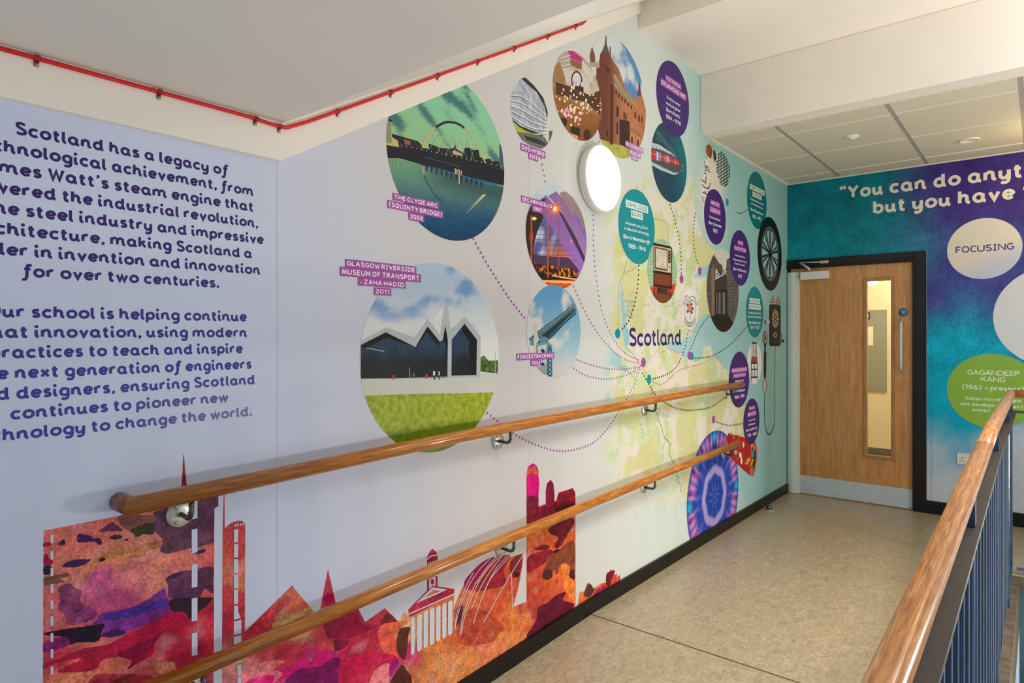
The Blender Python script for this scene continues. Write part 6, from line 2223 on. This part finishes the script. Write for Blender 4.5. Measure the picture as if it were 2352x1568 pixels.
for k in range(5):
    ik.disc(C[0] + .042 * math.cos(k * 1.2566), C[1] + .042 * math.sin(k * 1.2566), .007, rgb(20, 20, 20), n=12)
    ik.k -= 1
ik.build('wheel_picture', mural, label='picture of a black car wheel with ten silver spokes')

# wall telephone
ik = Ink('left', 60)
z = zoom(1640, 640, 3.92)
BK = rgb(26, 26, 26)
ik.line(z((548, 605), (546, 900), (546, 1200), (540, 1310), (515, 1380), (490, 1398), (468, 1360), (456, 1280), (452, 1180), (455, 1030)), .014, rgb(44, 56, 54), True)
ik.poly(z((505, 228), (590, 232), (600, 250), (600, 590), (590, 606), (505, 606), (496, 590), (496, 245)), BK)
ik.poly(z((508, 240), (590, 244), (592, 590), (508, 592)), rgb(38, 37, 36))
for x, y in ((527, 200), (577, 204)):
    ik.poly(z((x - 20, y + 10), (x - 17, y - 16), (x - 8, y - 32), (x + 8, y - 32), (x + 18, y - 14), (x + 22, y + 14)), rgb(176, 140, 112))
    ik.poly(z((x - 21, y + 8), (x + 23, y + 13), (x + 23, y + 20), (x - 21, y + 15)), rgb(60, 46, 40))
    ik.poly(z((x - 3, y - 44), (x + 3, y - 44), (x + 4, y - 30), (x - 4, y - 30)), rgb(90, 66, 52))
    ik.poly(z((x - 6, y + 15), (x + 6, y + 15), (x + 6, y + 26), (x - 6, y + 26)), rgb(200, 190, 176))
ik.spot(*z((551, 360))[0], 7.6, 21.6, rgb(150, 132, 104), 26)
ik.spot(*z((551, 360))[0], 6.0, 17.5, rgb(62, 54, 46), 26)
for k in range(10):
    a = 2 * PI * k / 10
    ik.spot(*z((551 + 20 * math.cos(a), 360 + 58 * math.sin(a)))[0], 1.25, 3.0, rgb(206, 190, 156), 10)
    ik.k -= 1
ik.k += 2
ik.spot(*z((551, 362))[0], 2.6, 7.5, rgb(176, 164, 150))
ik.spot(*z((551, 362))[0], 1.4, 4, rgb(96, 60, 50))
ik.spot(*z((549, 507))[0], 4.3, 5.8, rgb(176, 164, 120))
ik.spot(*z((549, 507))[0], 2.2, 3.2, BK)
ik.poly(z((600, 490), (612, 492), (612, 545), (632, 550), (630, 578), (606, 570), (608, 500), (600, 500)), BK)
ik.poly(z((470, 374), (500, 376), (500, 398), (470, 396)), rgb(214, 214, 208))
ik.poly(z((455, 372), (470, 378), (468, 392), (464, 410), (456, 400)), rgb(50, 44, 40))
ik.spot(*z((458, 535))[0], 5.6, 16.5, rgb(44, 40, 38))
ik.spot(*z((459, 532))[0], 4.2, 13, rgb(190, 170, 146))
ik.spot(*z((459, 532))[0], 2.2, 9, rgb(96, 84, 74))
ik.poly(z((448, 590), (468, 590), (464, 640), (470, 660), (468, 850), (464, 895), (450, 895), (446, 850), (448, 660), (454, 640)), rgb(30, 28, 28))
ik.spot(*z((455, 962))[0], 5.4, 16.5, rgb(150, 142, 132))
ik.spot(*z((455, 962))[0], 2.8, 13, rgb(206, 196, 184))
ik.build('telephone_picture', mural, label='picture of an old black wall telephone with two brass bells')

# tall chair
C = (5.3345, 1.2275, 0.1738)
ik = base_disc(C, 60, rgb(226, 230, 222))
ik.clip = None
for P, w in (([(342, 575), (340, 700)], .012), ([(380, 575), (382, 700)], .012), ([(340, 577), (382, 579)], .014), ([(334, 755), (332, 925)], .014), ([(388, 755), (388, 920)], .014), ([(332, 757), (390, 757)], .016), ([(334, 815), (388, 815)], .01), ([(333, 888), (388, 884)], .012), ([(362, 757), (361, 880)], .012), ([(346, 830), (346, 885)], .006), ([(376, 830), (376, 885)], .006)):
    ik.line(z(*P), w, BK)
for k in range(8):
    for x in (352, 361, 370):
        ik.poly(z((x - 3, 590 + k * 14), (x + 3, 590 + k * 14), (x + 3, 598 + k * 14), (x - 3, 598 + k * 14)), BK if (k + x) % 2 else rgb(70, 70, 70))
ik.poly(z((336, 700), (384, 700), (390, 745), (330, 755)), rgb(150, 82, 60))
ik.build('chair_picture', mural, label='white disc with a tall black ladder-back chair')

# kaleidoscope pattern
C = (4.4986, 0.2941, 0.4709)


def kal(uv):
    dx, dy = uv[0] - C[0], uv[1] - C[1]
    r = math.hypot(dx, dy) / C[2]
    th = math.atan2(dy, dx)
    nseg = 8
    a = abs(((th / (2 * PI) * nseg) % 1.0) - .5) * 2      # mirrored wedge coordinate
    w = n2(a * 1.2, r * 2.2, .25, 3)
    DB, BL, PK, CY, LV = rgb(16, 52, 150)[:3], rgb(34, 84, 190)[:3], rgb(226, 140, 196)[:3], rgb(40, 176, 226)[:3], rgb(184, 164, 222)[:3]
    c = mix(DB, BL, .5 + w)
    if r < .20:
        c = mix(c, LV, .45 * max(0, math.cos(th * 9)) ** 8)
    c = mix(c, LV, sstep(.06, .0, abs(r - (.40 + .012 * math.cos(th * 8)) - .0) - .035) * .9)
    if r > .5:
        k = sstep(.05, .22, .32 - abs(r - .66) - .5 * abs(a - .5))
        c = mix(c, rgb(120, 110, 206)[:3], k * .7 * (.5 + .5 * math.cos(a * 9)))
    if r > .68:
        pk = math.exp(-((r - .84) / .11) ** 2) * (math.exp(-((a - .22) / .17) ** 2) + .9 * math.exp(-((a - .62) / .1) ** 2))
        c = mix(c, PK, min(1, 1.1 * pk))
        cy = math.exp(-((r - .9) / .09) ** 2) * math.exp(-((a - .95) / .16) ** 2)
        c = mix(c, CY, min(1, 1.1 * cy))
        mg = math.exp(-((r - .8) / .05) ** 2) * math.exp(-((a - .43) / .06) ** 2)
        c = mix(c, rgb(206, 40, 130)[:3], min(1, 1.0 * mg))
        c = mix(c, rgb(20, 30, 110)[:3], .5 * sstep(.1, .3, n2(a, r, .12, 9)))
    return c


ik = Ink('left', 60)
ringc = [(C[0] + C[2] * math.cos(2 * PI * i / 90), C[1] + C[2] * math.sin(2 * PI * i / 90)) for i in range(90)]
ik.clip = ringc
ik.grid(C[0] - C[2], C[0] + C[2], 0.04, C[1] + C[2], kal, .0085)
ik.build('pattern_disc', mural, label='blue and pink kaleidoscope pattern disc behind the lower handrail')

# toy kaleidoscope
ik = Ink('left', 120)
z = zoom(1500, 950, 4.753)
RD = lambda uv: mix(rgb(196, 40, 40)[:3], rgb(160, 26, 30)[:3], .5 + n2(uv[0], uv[1], .06))
ik.poly(z((770, 345), (825, 205), (1000, 262), (1110, 300), (1132, 370), (1135, 480), (1120, 600), (1085, 680), (1050, 668), (960, 590), (840, 470), (780, 400)), RD, .02)
ik.poly(z((770, 345), (800, 280), (820, 330), (835, 470), (780, 400)), rgb(222, 130, 150))
ik.poly(z((1090, 312), (1122, 350), (1134, 470), (1116, 600), (1070, 680), (1050, 640), (1062, 500), (1068, 380)), rgb(214, 110, 96))
ik.poly(z((1095, 335), (1115, 380), (1122, 480), (1104, 590), (1072, 650), (1060, 600), (1068, 480), (1078, 380)), rgb(46, 40, 36))
for P, c in (([(1088, 380), (1100, 400), (1098, 470), (1070, 480)], (76, 160, 170)), ([(1074, 490), (1098, 490), (1080, 560), (1062, 580)], (206, 176, 50)), ([(1064, 590), (1090, 560), (1084, 630), (1066, 640)], (140, 150, 60)), ([(1098, 345), (1112, 380), (1104, 396), (1090, 370)], (214, 170, 60))):
    ik.poly(z(*P), rgb(*c))
for x, y, c, rx, ry in ((845, 225, (226, 190, 60), 3.4, 4), (878, 245, (236, 230, 226), 3.2, 4.6), (930, 268, (226, 180, 50), 3, 4), (985, 310, (230, 200, 60), 2.6, 5), (985, 345, (234, 224, 216), 2, 5), (900, 420, (150, 190, 190), 3.2, 6), (950, 450, (236, 232, 226), 3, 6), (962, 510, (240, 236, 230), 2.2, 9), (850, 400, (90, 80, 40), 6, 6), (940, 430, (190, 190, 80), 2, 3.4), (1030, 520, (226, 170, 50), 2.4, 8), (1010, 540, (214, 150, 60), 2.4, 3), (1045, 500, (230, 190, 70), 2, 4), (920, 490, (206, 120, 60), 1.4, 2), (1075, 350, (226, 190, 60), 2, 4)):
    ik.spot(*z((x, y))[0], rx, ry, rgb(*c), 9)
ik.poly(z((820, 212), (905, 245), (900, 268), (812, 234)), rgb(186, 28, 30))
ik.poly(z((900, 245), (1010, 285), (1000, 312), (895, 268)), rgb(196, 34, 34))
ik.build('toy_picture', mural, label='picture of a red toy kaleidoscope tube')

# ------------------------------------------------------------------ the printed mural on the end wall
quote = thing('wall_mural', (1.7, LEN, 1.4), 'teal and purple printed wall covering with a white quotation beside the door', 'mural')


def endcol(uv):
    x, z_ = uv
    w = .26 * fb(x, z_, .5, 2)
    TQ, TL, PU, BLU, PALE = rgb(14, 140, 156)[:3], rgb(4, 170, 204)[:3], rgb(64, 48, 130)[:3], rgb(70, 76, 156)[:3], rgb(206, 214, 226)[:3]
    h = z_ + w
    c = mix(PALE, TL, sstep(.36, .78, h))
    c = mix(c, rgb(40, 130, 178)[:3], sstep(1.25, 1.75, h + .0))
    c = mix(c, mix(TQ, BLU, sstep(.55, 1.25, x + w)), sstep(1.55, 2.05, h + .12 * (x - 1)))
    c = mix(c, mix(rgb(10, 118, 134)[:3], PU, sstep(.75, 1.25, x + .7 * w)), sstep(2.05, 2.5, h + .1 * (x - 1)))
    s = n2(x, z_, .012, 5) + .6 * n2(x, z_, .03, 6)
    k = .34 * sstep(.95, 1.15, z_) * (1 if s > 0 else .8)
    k2 = 1 + .3 * fb(x, z_, .16, 31) * sstep(.6, 1.3, z_)
    return tuple(max(0, ci * (1 + k * s) * k2) for ci in c)


ik = Ink('end', 0)
ik.grid(0.001, 1.098, 2.152, 2.852, endcol, .016)
ik.k -= 1
ik.grid(1.098, 2.2, 0.1, 2.852, endcol, .0125)
ik.k -= 1
ik.grid(2.2, 3.69, 0.1, 2.852, endcol, .05)
ik.build('wallpaper', quote, M_SPECK)
ik = Ink('end', 20)
CRM_ = rgb(226, 222, 206)
u0 = V2(1953, 459)[0]
v0 = V2(1961.5, 454.6)[1]
xh = V2(2015, 430)[1] - V2(2015, 452.5)[1]
text(ik, '“You can do anyt', V2(1927.9, 455)[0], V2(2323.8, 412)[0], v0, xh, CRM_, .285, 0, stop=15)
ik.build('lettering', quote, label='upper line of cream quotation lettering')
ik = Ink('end', 20)
text(ik, 'but you have t', V2(2005.3, 491.5)[0], V2(2331.5, 460)[0], V2(2007, 491.5)[1], xh, CRM_, .285, 0, stop=12)
ik.build('lettering', quote, label='lower line of cream quotation lettering')
ik = Ink('end', 24)
x = V2(2139, 500)[0]
ik.uvpoly([(x, .1), (x + .0015, .1), (x + .0015, 2.85), (x, 2.85)], rgb(70, 66, 96))
ik.build('paper_join', quote)


def enddisc(c, k, col, lab):
    i_ = Ink('end', k)
    i_.disc(c[0], c[1], c[2], col, .03 if callable(col) else None)
    return i_


ik = enddisc((1.4742, 2.1356, 0.2378), 40, lambda uv: mix(rgb(222, 218, 208)[:3], rgb(196, 206, 230)[:3], sstep(2.12, 1.93, uv[1] - .5 * (uv[0] - 1.47))), '')
ptext(ik, 'FOCUSING', 2194.5, 582, 2329, 15.5, rgb(92, 78, 150), .28)
ik.build('word_disc', quote, label='cream disc with the word FOCUSING')
ik = enddisc((1.9156, 1.5972, 0.3825), 40, rgb(218, 224, 232), '')
ik.build('word_disc', quote, label='large plain white disc cut by the photo edge')
ik = enddisc((1.526, 1.0226, 0.2908), 60, rgb(140, 184, 74), '')
GW = rgb(232, 240, 220)
for s, xl, yb, xr, h, cap in (('GAGANDEEP', 2222, 860, 2342, 11.5, True), ('KANG', 2253, 875.8, 2309, 11.5, True), ('(1962 – present)', 2210.7, 893, 2352, 7.4, False), ('Indian microbiologist', 2216.5, 917.4, 2347.5, 5.6, False), ('protect', 2234, 944, 2275.5, 5.6, False)):
    ptext(ik, s, xl, yb, xr, h, GW, .24, cap)
ptext(ik, 'who develops vaccines t', 2205.5, 930, 2284.5, 5.6, GW, .24, False, 0, 12)
ik.build('word_disc', quote, label='green disc with white lettering behind the wooden rail')
